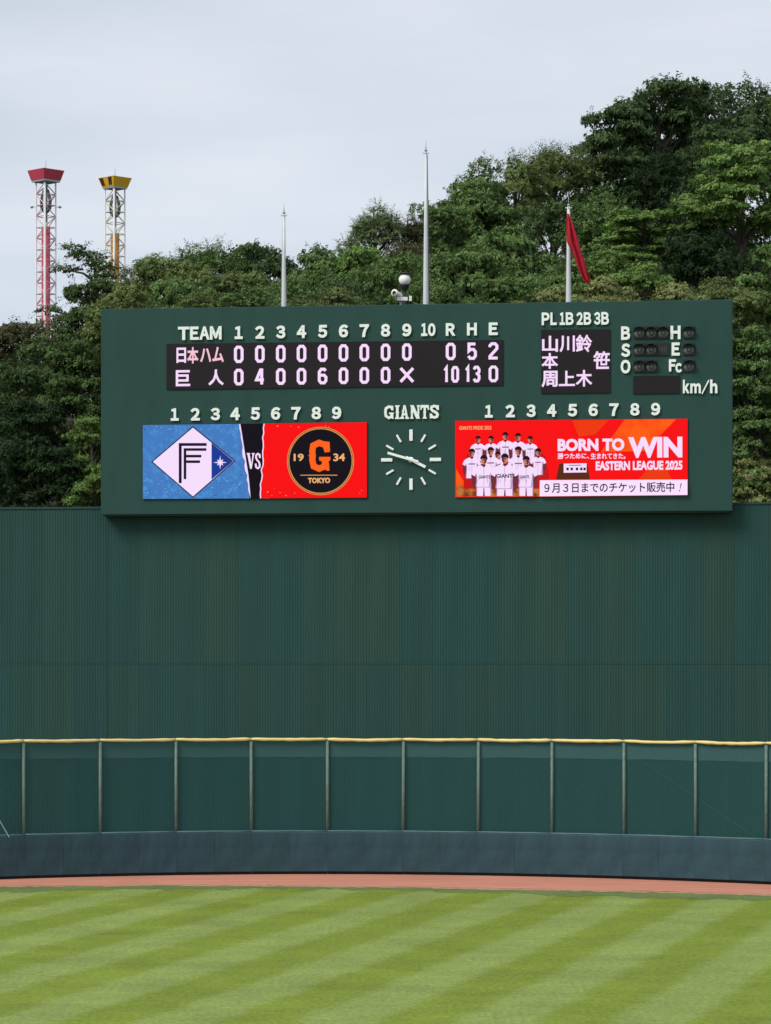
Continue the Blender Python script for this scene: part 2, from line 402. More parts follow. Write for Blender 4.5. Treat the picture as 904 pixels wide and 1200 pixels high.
fence = thing('netting_fence', (0, 0, 0), 0, 'green netting fence with yellow padded top rail standing on the padded outfield wall', 'fence')
FTOP = 4.60
me_post = MB().tube([(0, 0, PADH - 0.4), (0, 0, FTOP - 0.05)], 0.053, 10).mesh('post', True); me_post.materials.append(M['post'])
def fpt(s, off=0.15):
    p = fs_at(s); q = fs_at(s + 0.3) - fs_at(s - 0.3); q.normalize(); return Vector((p.x - q.y * off, p.y + q.x * off))
for s in post_s:
    p = fpt(s); o = bpy.data.objects.new('post', me_post); COL.objects.link(o); o.parent = fence; o.location = (p.x, p.y, 0)
    o.rotation_euler = (random.uniform(-.004, .004), random.uniform(-.004, .004), random.random() * 6)
for i, (a, b) in enumerate(zip(post_s, post_s[1:])):
    p, q = fpt(a), fpt(b); r = random.Random(i)
    sag = r.uniform(0.015, 0.04)
    pts = []; rad = []
    for k in range(13):
        t = k / 12; c = p.lerp(q, t)
        pts.append((c.x, c.y - 0.03, FTOP + 0.02 - sag * 4 * t * (1 - t) + r.uniform(-.006, .006)))
        rad.append(0.054 + r.uniform(-.008, .008) - (0.018 if k in (0, 12) else 0))
    me = MB().tube(pts, rad, 8).mesh('top_rail_padding', True)
    o = link('top_rail_padding', me, M['yellow'], fence)
    # netting bay
    g = MB(); nu, nv = 8, 6; vs = []
    for j in range(nv + 1):
        for k in range(nu + 1):
            t, vv = k / nu, j / nv; c = p.lerp(q, t)
            vs.append((c.x, c.y + 0.075 + 0.03 * math.sin(math.pi * t) * math.sin(math.pi * vv), PADH - 0.05 + (FTOP - PADH) * vv))
    g.add(vs, [(j * (nu + 1) + k, j * (nu + 1) + k + 1, (j + 1) * (nu + 1) + k + 1, (j + 1) * (nu + 1) + k) for j in range(nv) for k in range(nu)])
    link('net_panel', g.mesh('net_panel', True), M['net'], fence)
    g = MB(); vs = []
    for k in range(nu + 1):
        t = k / nu; c = p.lerp(q, t)
        lo = FTOP - 0.60 + r.uniform(-.012, .012); hi = FTOP - 0.10 + r.uniform(-.015, .015)
        vs += [(c.x, c.y + 0.066, lo), (c.x, c.y + 0.066, hi)]
    g.add(vs, [(2 * k, 2 * k + 2, 2 * k + 3, 2 * k + 1) for k in range(nu)])
    link('net_hem', g.mesh('net_hem'), M['band'], fence)
# stays behind the netting, seen faintly through it
def stay(pa, pb, rad=0.012, mat='steel'):
    link('stay_wire', MB().tube([pa, pb], rad, 5).mesh('stay_wire'), M[mat], fence)
def fence_at_px(px, py, extra):
    s = s_at_px(px); p = fpt(s, 0.15 + extra); k = p.y
    return Vector(((px - CX) / F * k, k, CAMZ + (HY - py) / F * k))
M['stay'] = mat_pbr('stay_pale_paint', (0.45, 0.52, 0.50), 0.5)
stay(fence_at_px(735, 880, 0.55), fence_at_px(893, 986, 0.30), 0.009, 'post')
stay(fence_at_px(-60, 905, 0.5), fence_at_px(117, 980, 0.25), 0.009, 'post')
stay(fence_at_px(15, 965, 0.15), fence_at_px(30, 979, 0.15), 0.012, 'post')
stay(fence_at_px(-14, 938, -0.16), fence_at_px(11, 981, -0.16), 0.016, 'stay')
stay(fence_at_px(645, 960, 0.15), fence_at_px(690, 915, 0.15), 0.006, 'post')
stay(fence_at_px(815, 930, 0.15), fence_at_px(819, 980, 0.15), 0.015, 'post')
stay(fence_at_px(899, 925, 0.15), fence_at_px(903, 982, 0.15), 0.015, 'post')

# ------------------------------------------------------------------ scoreboard frame of reference
TH = math.atan2(3.0, 22.59)
P0 = Vector(((118.5 - CX) / F * 108.5, 108.5, CAMZ + (HY - 603.3) / F * 108.5))
BW, BH, BD = 22.79, 7.47, 0.6
RB = Matrix.Rotation(-TH, 4, 'Z')
def bp(px, py):
    """photo pixel -> (u, v) on the board's front face"""
    d = Vector(((px - CX) / F, 1.0, (HY - py) / F)); nrm = Vector((math.sin(TH), math.cos(TH), 0))
    o = Vector((0, 0, CAMZ)); t = (P0 - o).dot(nrm) / d.dot(nrm); h = o + d * t - P0
    return (h.dot(Vector((math.cos(TH), -math.sin(TH), 0))), h.z)

# ------------------------------------------------------------------ the tall wall behind (batter's eye)
eye = thing('batters_eye_wall', (P0.x, P0.y, 0), -TH, 'tall plain dark green corrugated metal wall below and beside the scoreboard', 'wall')
WT, WSEAM, WPAN = 12.83, 7.15, 1.2
def rib_panel(z0, z1):
    g = MB(); n = 12; p = WPAN / n; pts = []
    for i in range(n):
        x = i * p
        pts += [(x, 0.008), (x + p * 0.30, 0.008), (x + p * 0.52, 0.0), (x + p * 0.78, 0.0)]
    pts.append((WPAN - 0.002, 0.008))
    zz = [z0, z1]; m = len(pts)
    vs = [(x, y, z) for z in zz for (x, y) in pts]
    g.add(vs, [(i, i + 1, m + i + 1, m + i) for i in range(m - 1)])
    return g.mesh('wall_panel')
pm_lo = rib_panel(0.0, WSEAM - 0.006); pm_hi = rib_panel(WSEAM + 0.006, WT)
for me in (pm_lo, pm_hi): me.materials.append(M['wall'])
WY = BD + 0.03
for i in range(-12, 32):
    for me in (pm_lo, pm_hi):
        o = bpy.data.objects.new('wall_panel', me); COL.objects.link(o); o.parent = eye; o.location = (i * WPAN + 0.06, WY, 0)
        a = random.uniform(-1, 1); b_ = random.uniform(0.97, 1.04)
        o.color = (b_ * (1 + 0.16 * a), b_, b_ * (1 - 0.08 * a), 1)
g = MB(); g.box((-12 * WPAN, WY + 0.045, 0), (32 * WPAN, WY + 0.35, WT - 0.02))
link('wall_core', g.mesh('wall_core'), M['board'], eye)
g = MB(); g.box((-12 * WPAN - .02, WY - 0.03, WT), (32 * WPAN + .02, WY + 0.37, WT + 0.07))
link('wall_capping', g.mesh('wall_capping'), M['board'], eye)
for px in (121.5, 850):
    u = bp(px, 700)[0] * 1.009
    g = MB(); g.box((u - 0.02, WY - 0.008, 0), (u + 0.02, WY - 0.003, WT - 0.005))
    link('wall_joint_trim', g.mesh('wall_joint_trim'), M['board'], eye)

# ------------------------------------------------------------------ scoreboard
board = thing('scoreboard', tuple(P0), -TH, 'wide dark green baseball scoreboard with white lettering, two colour screens and a clock', 'scoreboard')
g = MB(); g.box((0, 0, 0), (BW, BD, BH))
me = g.mesh('cabinet')
cab = link('cabinet', me, M['board'], board)
bv = cab.modifiers.new('b', 'BEVEL'); bv.width = 0.02; bv.segments = 2
g = MB(); g.box((0.1, 0.05, -0.05), (BW - 0.1, BD - 0.05, -0.003)); link('underside_flange', g.mesh('underside_flange'), M['lamp_black'], board)
for u in (2.2, 8.2, 14.6, 20.6):
    g = MB(); g.box((u - .15, BD + 0.45, -P0.z), (u + .15, BD + 0.75, BH - .4)); link('support_column', g.mesh('support_column'), M['steel'], board)
    g = MB(); g.box((u - .1, BD + 0.005, BH - .9), (u + .1, BD + 0.445, BH - .7)); link('support_bracket', g.mesh('support_bracket'), M['steel'], board)

_tc = {}
def text_verts(s, bold):
    """mesh of a string in Blender's built-in font, thickened by a bevel; x, z in 0..1, y in 0..1"""
    key = (s, round(bold, 4))
    if key in _tc: return _tc[key]
    t = bpy.data.curves.new('t', 'FONT'); t.body = s; t.size = 1.0; t.extrude = 0.03; t.bevel_depth = bold; t.bevel_resolution = 0
    t.resolution_u = 3
    ob = bpy.data.objects.new('t', t); COL.objects.link(ob)
    dg = bpy.context.evaluated_depsgraph_get(); dg.update()
    me = bpy.data.meshes.new_from_object(ob.evaluated_get(dg))
    bpy.data.objects.remove(ob); bpy.data.curves.remove(t)
    n = len(me.vertices); co = np.empty(n * 3); me.vertices.foreach_get('co', co); co = co.reshape(-1, 3)
    mn, mxx = co.min(0), co.max(0); asp = (mxx[0] - mn[0]) / (mxx[1] - mn[1]); co = (co - mn) / (mxx - mn)
    fs = [tuple(p.vertices) for p in me.polygons]; bpy.data.meshes.remove(me)
    _tc[key] = (co, fs, asp); return _tc[key]

def glyph(name, s, box, mat, parent, front=0.0, depth=0.06, bold=0.035, shear=0.0, label=None, rise=0.0):
    """box = (x0, y0, x1, y1) in photo pixels; placed on the board plane"""
    co, fs, asp = text_verts(s, bold)
    u0, v1 = bp(box[0], box[1]); u1, v0 = bp(box[2], box[3])
    y0 = -front
    vs = [(u0 + (u1 - u0) * c[0] + shear * c[1] * (v1 - v0), y0 - depth * (1.0 if c[2] > 0.5 else 0.0), v0 + (v1 - v0) * c[1] + rise * c[0]) for c in co]
    g = MB(); g.add(vs, fs); o = link(name, g.mesh(name), mat, parent)
    if label: o['label'] = label
    return o

def fw(s): return ''.join(chr(ord(c) + 0xFEE0) if '!' <= c <= '~' else c for c in s)

# heading row
for k, ch in enumerate('TEAM'):
    x0 = [209.2, 223.4, 234.2, 246.6][k]; x1 = [222.6, 233.4, 246.2, 260.2][k]
    glyph('letter', fw(ch), (x0, 383.2 - 0.0155 * (x0 - 209), x1, 398.6 - 0.0155 * (x0 - 209)), M['letter'], board, depth=0.07, bold=0.045)
cxs = [280.3, 305.0, 329.5, 353.8, 378.5, 403.0, 427.4, 452.3, 477.2]
def ht(x): return 382.6 - (x - 280) * 0.0160
for k, c in enumerate(cxs):
    wd = 4.7 if k == 0 else 5.5
    glyph('numeral', fw(str(k + 1)), (c - wd, ht(c), c + wd, ht(c) + 14.9), M['letter'], board, depth=0.07, bold=0.05)
glyph('numeral', fw('1'), (494, ht(500), 501.2, ht(500) + 14.9), M['letter'], board, depth=0.07, bold=0.05)
glyph('numeral', fw('0'), (502, ht(500), 510.8, ht(500) + 14.9), M['letter'], board, depth=0.07, bold=0.05)
for ch, x0, x1 in (('R', 522.9, 534.2), ('H', 547.7, 559.2), ('E', 573.2, 583.8)):
    glyph('letter', fw(ch), (x0, ht(x0) + 0.3, x1, ht(x0) + 14.9), M['letter'], board, depth=0.07, bold=0.05)
# lower numeral rows
for base, cs, yf in ((0, [205.4, 229.3, 252.9, 276.1, 299.7, 323.6, 347.3, 371.2, 395.0], lambda x: 478.6 - (x - 205) * 0.0105),
                     (1, [573.3, 598.2, 622.7, 646.9, 671.2, 695.6, 719.8, 744.3, 768.6], lambda x: 474.9 - (x - 573) * 0.0135)):
    for k, c in enumerate(cs):
        wd = 4.6 if k == 0 else 5.5
        glyph('numeral', fw(str(k + 1)), (c - wd, yf(c), c + wd, yf(c) + 14.6), M['letter'], board, depth=0.07, bold=0.05)
# base umpires heading and other letters
for s, xs_ in (('PL', [(635.2, 644.4), (645.4, 652.8)]), ('1B', [(656.2, 662.4), (663.4, 672.6)]), ('2B', [(675.8, 683.4), (684.4, 693.2)]), ('3B', [(696.4, 704.0), (705.0, 714.0)])):
    for ch, (a, b) in zip(s, xs_):
        glyph('letter' if ch in 'PLB' else 'numeral', fw(ch), (a, 366.5 - (a - 635) * 0.009, b, 381.2 - (a - 635) * 0.009), M['letter'], board, depth=0.07, bold=0.045)
for ch, x0, y0, x1, y1 in (('B', 728.2, 382.8, 738.8, 398.4), ('S', 728, 402.8, 738.8, 418.4), ('O', 727.6, 421.8, 739.2, 437.8),
                           ('H', 786, 382.0, 797.8, 397.6), ('E', 787.4, 401.6, 797, 416.8), ('F', 784.2, 421.2, 792.4, 435.4), ('c', 791.8, 425.6, 799.4, 436.8),
                           ('k', 800.6, 445.2, 808.2, 461), ('m', 809.2, 449.4, 821.6, 461), ('/', 822.4, 445, 831.4, 462.4), ('h', 832.4, 445, 841, 461)):
    glyph('letter', fw(ch), (x0, y0, x1, y1), M['letter'], board, depth=0.07, bold=0.05)

# ---- flat polygon collector in photo pixels on the board plane
class Flat:
    def __init__(s, front, depth=0.0): s.g = MB(); s.front = front; s.lift = 0.0; s.mats = []
    def mi(s, m):
        if m not in s.mats: s.mats.append(m)
        return s.mats.index(m)
    def poly(s, pts, m, lift=None):
        vs = []
        for (x, y) in pts:
            u, v = bp(x, y); vs.append((u, -s.front - s.lift, v))
        s.g.add(vs, [tuple(range(len(vs)))], s.mi(m)); s.lift += 0.0003; return s
    def uvpoly(s, pts, m):
        s.g.add([(u, -s.front - s.lift, v) for u, v in pts], [tuple(range(len(pts)))], s.mi(m)); s.lift += 0.0003; return s
    def disc(s, x, y, rx, ry, m, n=28, a0=0, a1=360):
        return s.poly([(x + rx * math.cos(math.radians(a0 + (a1 - a0) * k / n)), y + ry * math.sin(math.radians(a0 + (a1 - a0) * k / n))) for k in range(n + (a1 - a0 < 360))], m)
    def ribbon(s, pts, wd, m, closed=False):
        """stroke with mitred corners"""
        P = [Vector(p) for p in pts]; n = len(P); Lf, Rt = [], []
        for i in range(n):
            a = P[i - 1] if (i or closed) else None; b = P[(i + 1) % n] if (i < n - 1 or closed) else None
            d1 = (P[i] - a).normalized() if a is not None else (b - P[i]).normalized()
            d2 = (b - P[i]).normalized() if b is not None else d1
            n1 = Vector((-d1.y, d1.x)); n2 = Vector((-d2.y, d2.x)); mt = (n1 + n2).normalized()
            k = wd / 2 / max(0.35, mt.dot(n1)); Lf.append(P[i] + mt * k); Rt.append(P[i] - mt * k)
        vs = []
        for q in Lf + Rt:
            u, v = bp(q.x, q.y); vs.append((u, -s.front - s.lift, v))
        m_ = n if closed else n - 1
        s.g.add(vs, [(i, (i + 1) % n, n + (i + 1) % n, n + i) for i in range(m_)], s.mi(m)); s.lift += 0.0003; return s
    def build(s, name, parent, label=None, depth=0.0):
        g = s.g
        if depth:
            # give the pieces a body: extrude backwards
            base = list(g.v); nf = list(g.f); nm = list(g.m); off = len(base)
            g.v += [(x, y + depth, z) for (x, y, z) in base]
            for f, mi in zip(nf, nm):
                for a, b in zip(f, f[1:] + f[:1]): g.f.append((a, b, b + off, a + off)); g.m.append(mi)
        me = g.mesh(name)
        for m in s.mats: me.materials.append(m)
        o = bpy.data.objects.new(name, me); COL.objects.link(o); o.parent = parent
        if label: o['label'] = label
        return o

def quad_box(name, corners, front, mat, parent, label=None, frame=None):
    """shallow display module, corners in photo pixels TL TR BR BL"""
    uv = [bp(*c) for c in corners]; g = MB()
    vs = [(u, -front, v) for u, v in uv] + [(u, -0.001, v) for u, v in uv]
    g.add(vs, [(0, 1, 2, 3), (0, 4, 5, 1), (1, 5, 6, 2), (2, 6, 7, 3), (3, 7, 4, 0)])
    o = link(name, g.mesh(name), mat, parent)
    if label: o['label'] = label
    return o

# ---- line score display
ls = quad_box('line_score_display', [(195.6, 403.2), (589.8, 398.4), (589.8, 451.6), (195.6, 456.6)], 0.04, M['led_off'], board)
LED = {
 '0': [([(0.26, 0), (0.74, 0), (1, .16), (1, .84), (.74, 1), (.26, 1), (0, .84), (0, .16)], True)],
 '1': [([(0.1, .2), (0.62, 0.0), (0.62, 1.05)], False)],
 '2': [([(0, .24), (0, .14), (.26, 0), (.74, 0), (1, .14), (1, .34), (0, .88), (0, 1), (1.1, 1)], False)],
 '3': [([(0, .16), (.26, 0), (.74, 0), (1, .16), (1, .34), (.72, .47), (.35, .47)], False), ([(.72, .47), (1, .62), (1, .84), (.74, 1), (.26, 1), (0, .84)], False)],
 '4': [([(.78, 1.06), (.78, 0), (.6, 0), (0, .72), (1.1, .72)], False)],
 '5': [([(1, 0), (.08, 0), (.08, .48), (.3, .38), (.74, .38), (1, .54), (1, .84), (.74, 1), (.26, 1), (0, .84)], False)],
 '6': [([(.95, .12), (.74, 0), (.3, 0), (0, .2), (0, .84), (.26, 1), (.74, 1), (1, .84), (1, .58), (.74, .44), (.1, .44)], False)],
 'X': [([(-.25, 0), (1.25, 1)], False), ([(1.25, 0), (-.25, 1)], False)]}
def led_digit(ch, cx, y0, y1, hw, parent, wd=3.4):
    fl = Flat(0.046); h = wd / 2
    for pts, cl in LED[ch]:
        fl.ribbon([(cx - hw + h + (2 * hw - 2 * h) * x, y0 + h + (y1 - y0 - 2 * h) * y) for x, y in pts], wd, M['led'], cl)
    return fl.build('lit_cross' if ch == 'X' else 'lit_digit', parent)
def r1(x): return 405.3 - (x - 280) * 0.0137
def r2(x): return 432.3 - (x - 280) * 0.0125
for k, c in enumerate(cxs): led_digit('0', c, r1(c), r1(c) + 20.2, 5.6, ls)
for ch, c in (('0', 528.6), ('5', 553.4), ('2', 578.6)): led_digit(ch, c, r1(c), r1(c) + 20.2, 5.8, ls)
for k, (c, ch) in enumerate(zip(cxs, '04006000X')): led_digit(ch, c, r2(c), r2(c) + 19.4, 5.6 if ch != 'X' else 6.6, ls, 3.4)
for ch, c in (('1', 523.2), ('0', 533.8), ('1', 548.4), ('3', 558.8), ('0', 578.6)):
    led_digit(ch, c, r2(c), r2(c) + 19.4, 4.6 if c < 575 and ch != '1' else (3.6 if ch == '1' else 5.6), ls, 3.2)
for ch, x0, y0, x1, y1, mt in (('日', 207.4, 407.6, 218.6, 425.4, 'led'), ('本', 219.8, 407, 233.2, 426, 'led_red'), ('ハ', 235, 408.4, 248, 424.4, 'led_red'), ('ム', 249.4, 406.8, 262.8, 424.6, 'led_red'),
                               ('巨', 206.6, 434, 223.4, 452.6, 'led'), ('人', 244.6, 433.2, 262.8, 451.6, 'led')):
    glyph('lit_character', ch, (x0, y0, x1, y1), M[mt], ls, front=0.046, depth=0.008, bold=0.028)

# ---- base umpire display
ud = quad_box('umpire_display', [(634.6, 386.6), (715.4, 386.0), (715.4, 460.4), (634.6, 461.2)], 0.04, M['led_off'], board)
for ch, x0, y0, x1, y1 in (('山', 635.6, 393.8, 654.2, 412.4), ('川', 656, 393.6, 674, 412.6), ('鈴', 675, 392.4, 694.2, 412.8), ('本', 634.9, 414, 654.4, 432.2),
                           ('笹', 695.4, 411.8, 715, 432.4), ('周', 634.9, 434.8, 653.8, 453.8), ('上', 655.2, 434.8, 674.2, 452.4), ('木', 675, 433.8, 694.4, 453)):
    glyph('lit_character', ch, (x0, y0, x1, y1), M['led'], ud, front=0.046, depth=0.008, bold=0.024)
quad_box('speed_display', [(742.4, 440.8), (796.8, 440.4), (796.8, 461.0), (742.4, 461.6)], 0.04, M['led_off'], board)

# ---- count lamps with visors
def signal_lamp(x0, y0, x1, y1, blank=False):
    (u0, v1), (u1, v0) = bp(x0, y0), bp(x1, y1); cu, cv = (u0 + u1) / 2, (v0 + v1) / 2; hw, hh = (u1 - u0) / 2, (v1 - v0) / 2
    g = MB(); g.box((-hw, -0.05, -hh), (hw, -0.001, hh))
    o = link('signal_lamp', g.mesh('signal_lamp'), M['lamp_black'], board, (cu, 0, cv))
    if blank:
        g = MB()
        for i in range(5):
            for j in range(3): g.box((-hw * .7 + i * hw * .3, -0.056, -hh * .3 + j * hh * .3), (-hw * .7 + i * hw * .3 + .02, -0.049, -hh * .3 + j * hh * .3 + .02))
        link('dot_grid', g.mesh('dot_grid'), M['lens'], o); o['label'] = 'blank dark cell without a lens'; return
    r = min(hw, hh) * 0.92
    g = MB(); vs = [(0, -0.15, 0)]; n = 20
    for q, (rr, yy) in enumerate(((0.4, -0.143), (0.75, -0.11), (1.0, -0.055))):
        vs += [(r * rr * math.cos(2 * math.pi * k / n), yy, r * rr * math.sin(2 * math.pi * k / n)) for k in range(n)]
    fs = [(0, 1 + k, 1 + (k + 1) % n) for k in range(n)]
    for q in range(2): fs += [(1 + q * n + k, 1 + q * n + (k + 1) % n, 1 + (q + 1) * n + (k + 1) % n, 1 + (q + 1) * n + k) for k in range(n)]
    g.add(vs, fs); link('lens', g.mesh('lens', True), M['lens'], o)
    g = MB(); vs = []; n = 14
    for k in range(n + 1):
        a = math.radians(-5 + 190 * k / n); ln = 0.30 * max(0.02, math.sin(a))
        for rr in (r * 1.03, r * 1.12):
            vs += [(rr * math.cos(a), -0.05, rr * math.sin(a)), (rr * math.cos(a), -0.05 - ln, rr * math.sin(a) - ln * 0.10)]
    for k in range(n):
        b = 4 * k; fs_ = [(b, b + 1, b + 5, b + 4), (b + 2, b + 6, b + 7, b + 3), (b + 1, b + 3, b + 7, b + 5)]
        g.f += [tuple(i for i in f) for f in fs_]; g.m += [0] * 3
    g.v = vs; link('visor', g.mesh('visor', True), M['lamp_black'], o)
for (x0, y0, nn) in ((742.8, 382.8, 3), (742.8, 402.5, 3), (742.8, 422.2, 2)):
    for k in range(nn):
        signal_lamp(x0 + 14 * k, y0, x0 + 14 * k + 13.4, y0 + 13.9, blank=(k == 2 and y0 == 402.5))
for y0 in (382.6, 402.2, 421.9): signal_lamp(800.8, y0, 814.4, y0 + 13.9)

# ---- GIANTS lettering in a western display face (raised white letters)
def slab(letter, x0, x1, y0, y1):
    fl = Flat(0.07); W = M['letter']; Wd = x1 - x0; H = y1 - y0
    P = lambda pts: [(x0 + Wd * a, y0 + H * b) for a, b in pts]
    def stem(a, b, t0=0.0, t1=1.0):  # stem with mid spurs and flared ends
        c = (a + b) / 2; w_ = (b - a) / 2
        fl.poly(P([(c - w_*1.9, t0), (c + w_*1.9, t0), (c + w_*1.5, t0 + .10), (c + w_, t0 + .16), (c + w_, .42), (c + w_*1.35, .5), (c + w_, .58), (c + w_, t1 - .16), (c + w_*1.5, t1 - .10), (c + w_*1.9, t1), (c - w_*1.9, t1), (c - w_*1.5, t1 - .10), (c - w_, t1 - .16), (c - w_, .58), (c - w_*1.35, .5), (c - w_, .42), (c - w_, t0 + .16), (c - w_*1.5, t0 + .10)]), W)
    if letter == 'I': stem(.26, .74)
    if letter == 'G':
        fl.ribbon(P([(.88, .30), (.78, .12), (.5, .09), (.2, .22), (.14, .5), (.2, .78), (.5, .91), (.76, .84)]), Wd * .27, W)
        fl.poly(P([(.52, .52), (1.04, .52), (1.04, .62), (.96, .66), (1.0, .98), (.84, .98), (.80, .9), (.66, .86), (.66, .64), (.52, .62)]), W)
        fl.poly(P([(.72, .02), (.98, .04), (.98, .36), (.78, .36)]), W)
    if letter == 'A':
        fl.poly(P([(.36, 0), (.62, 0), (.70, .28), (.78, .36), (.76, .44), (.86, .84), (1.02, .90), (1.04, 1), (.58, 1), (.58, .90), (.64, .86), (.48, .24), (.36, .86), (.44, .90), (.44, 1), (-.04, 1), (-.04, .90), (.12, .84), (.24, .46), (.16, .40), (.28, .34)]), W)
        fl.poly(P([(.26, .58), (.72, .58), (.72, .74), (.26, .74)]), W)
    if letter == 'N':
        stem(.10, .28); stem(.76, .92)
        fl.poly(P([(.06, 0), (.36, 0), (.92, .92), (.92, 1), (.64, 1), (.1, .16)]), W)
    if letter == 'T':
        stem(.38, .64)
        fl.poly(P([(0, 0), (1, 0), (1.02, .36), (.88, .36), (.82, .20), (.18, .20), (.12, .36), (-.02, .36)]), W)
    if letter == 'S':
        fl.ribbon(P([(.86, .32), (.78, .14), (.5, .08), (.22, .14), (.16, .30), (.3, .42), (.7, .56), (.84, .70), (.78, .86), (.5, .92), (.22, .86), (.12, .68)]), Wd * .27, W)
        fl.poly(P([(.74, .02), (.98, .02), (.98, .38), (.78, .36)]), W); fl.poly(P([(.02, .62), (.22, .64), (.26, .98), (.02, .98)]), W)
    return fl.build('letter', board, depth=0.065)
for ch, a, b in (('G', 450.6, 461.6), ('I', 463, 469.2), ('A', 469.6, 479.6), ('N', 481, 492.6), ('T', 493.2, 503.0), ('S', 504.0, 515.0)):
    slab(ch, a, b, 475.3 - (a - 450) * .012, 491.3 - (a - 450) * .012)

# ---- clock
CU, CV = bp(482.1, 538.9); PXM = 107.1 / F
clock = bpy.data.objects.new('clock', MB().lathe([(0.0, 0.0), (0.10, 0.0), (0.10, 0.09), (0.0, 0.10)], 20).mesh('clock', True)); COL.objects.link(clock)
clock.data.materials.append(M['letter']); clock.parent = board; clock.location = (CU, 0, CV); clock.rotation_euler = (math.radians(90), 0, 0)
def bar(name, a_deg, r0, r1, wd, y0, y1):
    g = MB(); g.box((-wd / 2, r0, y0), (wd / 2, r1, y1)); o = link(name, g.mesh(name), M['letter'], clock)
    o.rotation_euler = (0, 0, -math.radians(a_deg)); m_ = o.modifiers.new('b', 'BEVEL'); m_.width = 0.012; m_.segments = 1; return o
for k in range(12):
    if k % 3 == 0: bar('hour_mark', 30 * k, 22.0 * PXM, 35.4 * PXM, 4.1 * PXM, 0.002, 0.05)
    else: bar('hour_mark', 30 * k, 23.8 * PXM, 33.8 * PXM, 2.5 * PXM, 0.002, 0.05)
bar('hour_hand', 117.0, -6.5 * PXM, 19.5 * PXM, 3.4 * PXM, 0.105, 0.125)
bar('minute_hand', 286.5, -9.5 * PXM, 28.5 * PXM, 3.0 * PXM, 0.130, 0.150)

# ---- left colour screen: the two club emblems
E_ = lambda n, c, **k: mat_emit(n, c, **k)
M['s_blue'] = E_('screen_blue', (70, 124, 192), col2=(82, 150, 216), scale=6, lo=.5, hi=.7)
M['s_splat'] = E_('screen_pale_blue', (120, 190, 240)); M['s_black'] = E_('screen_black', (26, 24, 30))
M['s_red'] = E_('screen_red', (250, 22, 24), k=1.0, col2=(232, 30, 26), scale=5, lo=.55, hi=.7)
M['s_dkred'] = E_('screen_dark_red', (196, 28, 30)); M['s_white'] = E_('screen_pinkish_white', (243, 219, 250), k=1.03)
M['s_navy'] = E_('screen_navy', (30, 62, 150)); M['s_ink'] = E_('screen_ink', (30, 28, 44))
M['s_gold'] = E_('screen_gold', (222, 150, 84)); M['s_orange'] = E_('screen_orange', (255, 100, 32))
M['s_tan'] = E_('screen_tan', (238, 176, 120))
TLs, TRs, BRs, BLs = (168.1, 498.3), (430.4, 494.9), (430.4, 583.2), (168.1, 584.8)
vs1 = quad_box('video_screen', [TLs, TRs, BRs, BLs], 0.06, M['s_black'], board, 'left screen showing blue and red team emblems')
r = random.Random(3)
def jag(xa, ya, xb, yb, n=16, am=1.2):
    return [(xa + (xb - xa) * k / n + (r.uniform(-am, am) if 0 < k < n else 0), ya + (yb - ya) * k / n) for k in range(n + 1)]
je = jag(281, 497.0, 293, 584.2); fl = Flat(0.063)
fl.poly([(x + 1.3, y) for x, y in je][::-1] + [(280, 584.1), (270, 497.2)], M['s_white'])
fl.poly([TLs] + je + [BLs], M['s_blue'])
for _ in range(70):
    top = r.random() < .22; x = r.uniform(170, 288 if not top else 274); y = r.uniform(560, 582) if not top else r.uniform(499, 504)
    if x > 240 and r.random() < .3: y = r.uniform(550, 580)
    a = r.uniform(.3, 1.4); b = r.uniform(.2, .8); an = r.uniform(0, 3)
    fl.poly([(x + a * math.cos(an + t) , y + b * math.sin(an + t * 1.0)) for t in (0, 1.5, 2.9, 4.6)], M['s_splat' if r.random() < .65 else 's_navy'])
fl.build('blue_torn_panel', vs1)
je = jag(310.8, 496.6, 306.6, 584.0); fl = Flat(0.063)
fl.poly([(x - 1.3, y) for x, y in je] + [(316, 584), (318, 496.5)], M['s_white'])
fl.poly(je + [BRs, TRs], M['s_red'])
for _ in range(46):
    x = r.uniform(310, 428); y = r.uniform(566, 582) if r.random() < .8 else r.uniform(497, 501); a = r.uniform(.3, 1.1); an = r.uniform(0, 3)
    if abs(x - 376) < 26 and y > 560: continue
    fl.poly([(x + a * math.cos(an + t), y + a * .7 * math.sin(an + t)) for t in (0, 1.5, 2.9, 4.6)], M['s_dkred' if r.random() < .6 else 's_tan'])
fl.build('red_torn_panel', vs1)
fl = Flat(0.090)
fl.poly([(178.2, 541.3), (226.9, 499.6), (276.8, 540.3), (226.9, 583.6)], M['s_ink'])
fl.poly([(180.0, 541.3), (226.9, 501.3), (274.8, 540.3), (226.9, 581.9)], M['s_white'])
fl.poly([(248.7, 519.2), (274.4, 540.4), (248.7, 562.3)], M['s_navy'])
q = lambda x, y: (160 + x / 3.2286, 470 + y / 3.2286)
for pts, wd in (([(268, 165), (168, 165), (168, 311)], 11), ([(267, 184), (186, 184), (186, 296)], 10), ([(189, 209), (248, 209)], 10), ([(189, 230), (243, 230)], 10)):
    fl.ribbon([q(*p) for p in pts], wd / 3.2286, M['s_ink'])
st = []
for k in range(16):
    a = math.radians(k * 22.5); R_ = (26 if k % 4 == 0 else 17) if k % 2 == 0 else 8
    st.append(q(319 + R_ * math.sin(a), 233 - R_ * math.cos(a)))
fl.poly(st, M['s_white'])
fl.build('diamond_emblem', vs1)
fl = Flat(0.090); c0 = (376.3, 540.4)
fl.disc(*c0, 39.3, 40.0, M['s_gold'], 48); fl.disc(*c0, 38.4, 39.1, M['s_ink'], 48); fl.disc(*c0, 37.8, 38.5, M['s_gold'], 48); fl.disc(*c0, 36.6, 37.3, M['s_black'], 48)
G = lambda pts: [q(650 + 86 * a, 148 + 118 * b) for a, b in pts]
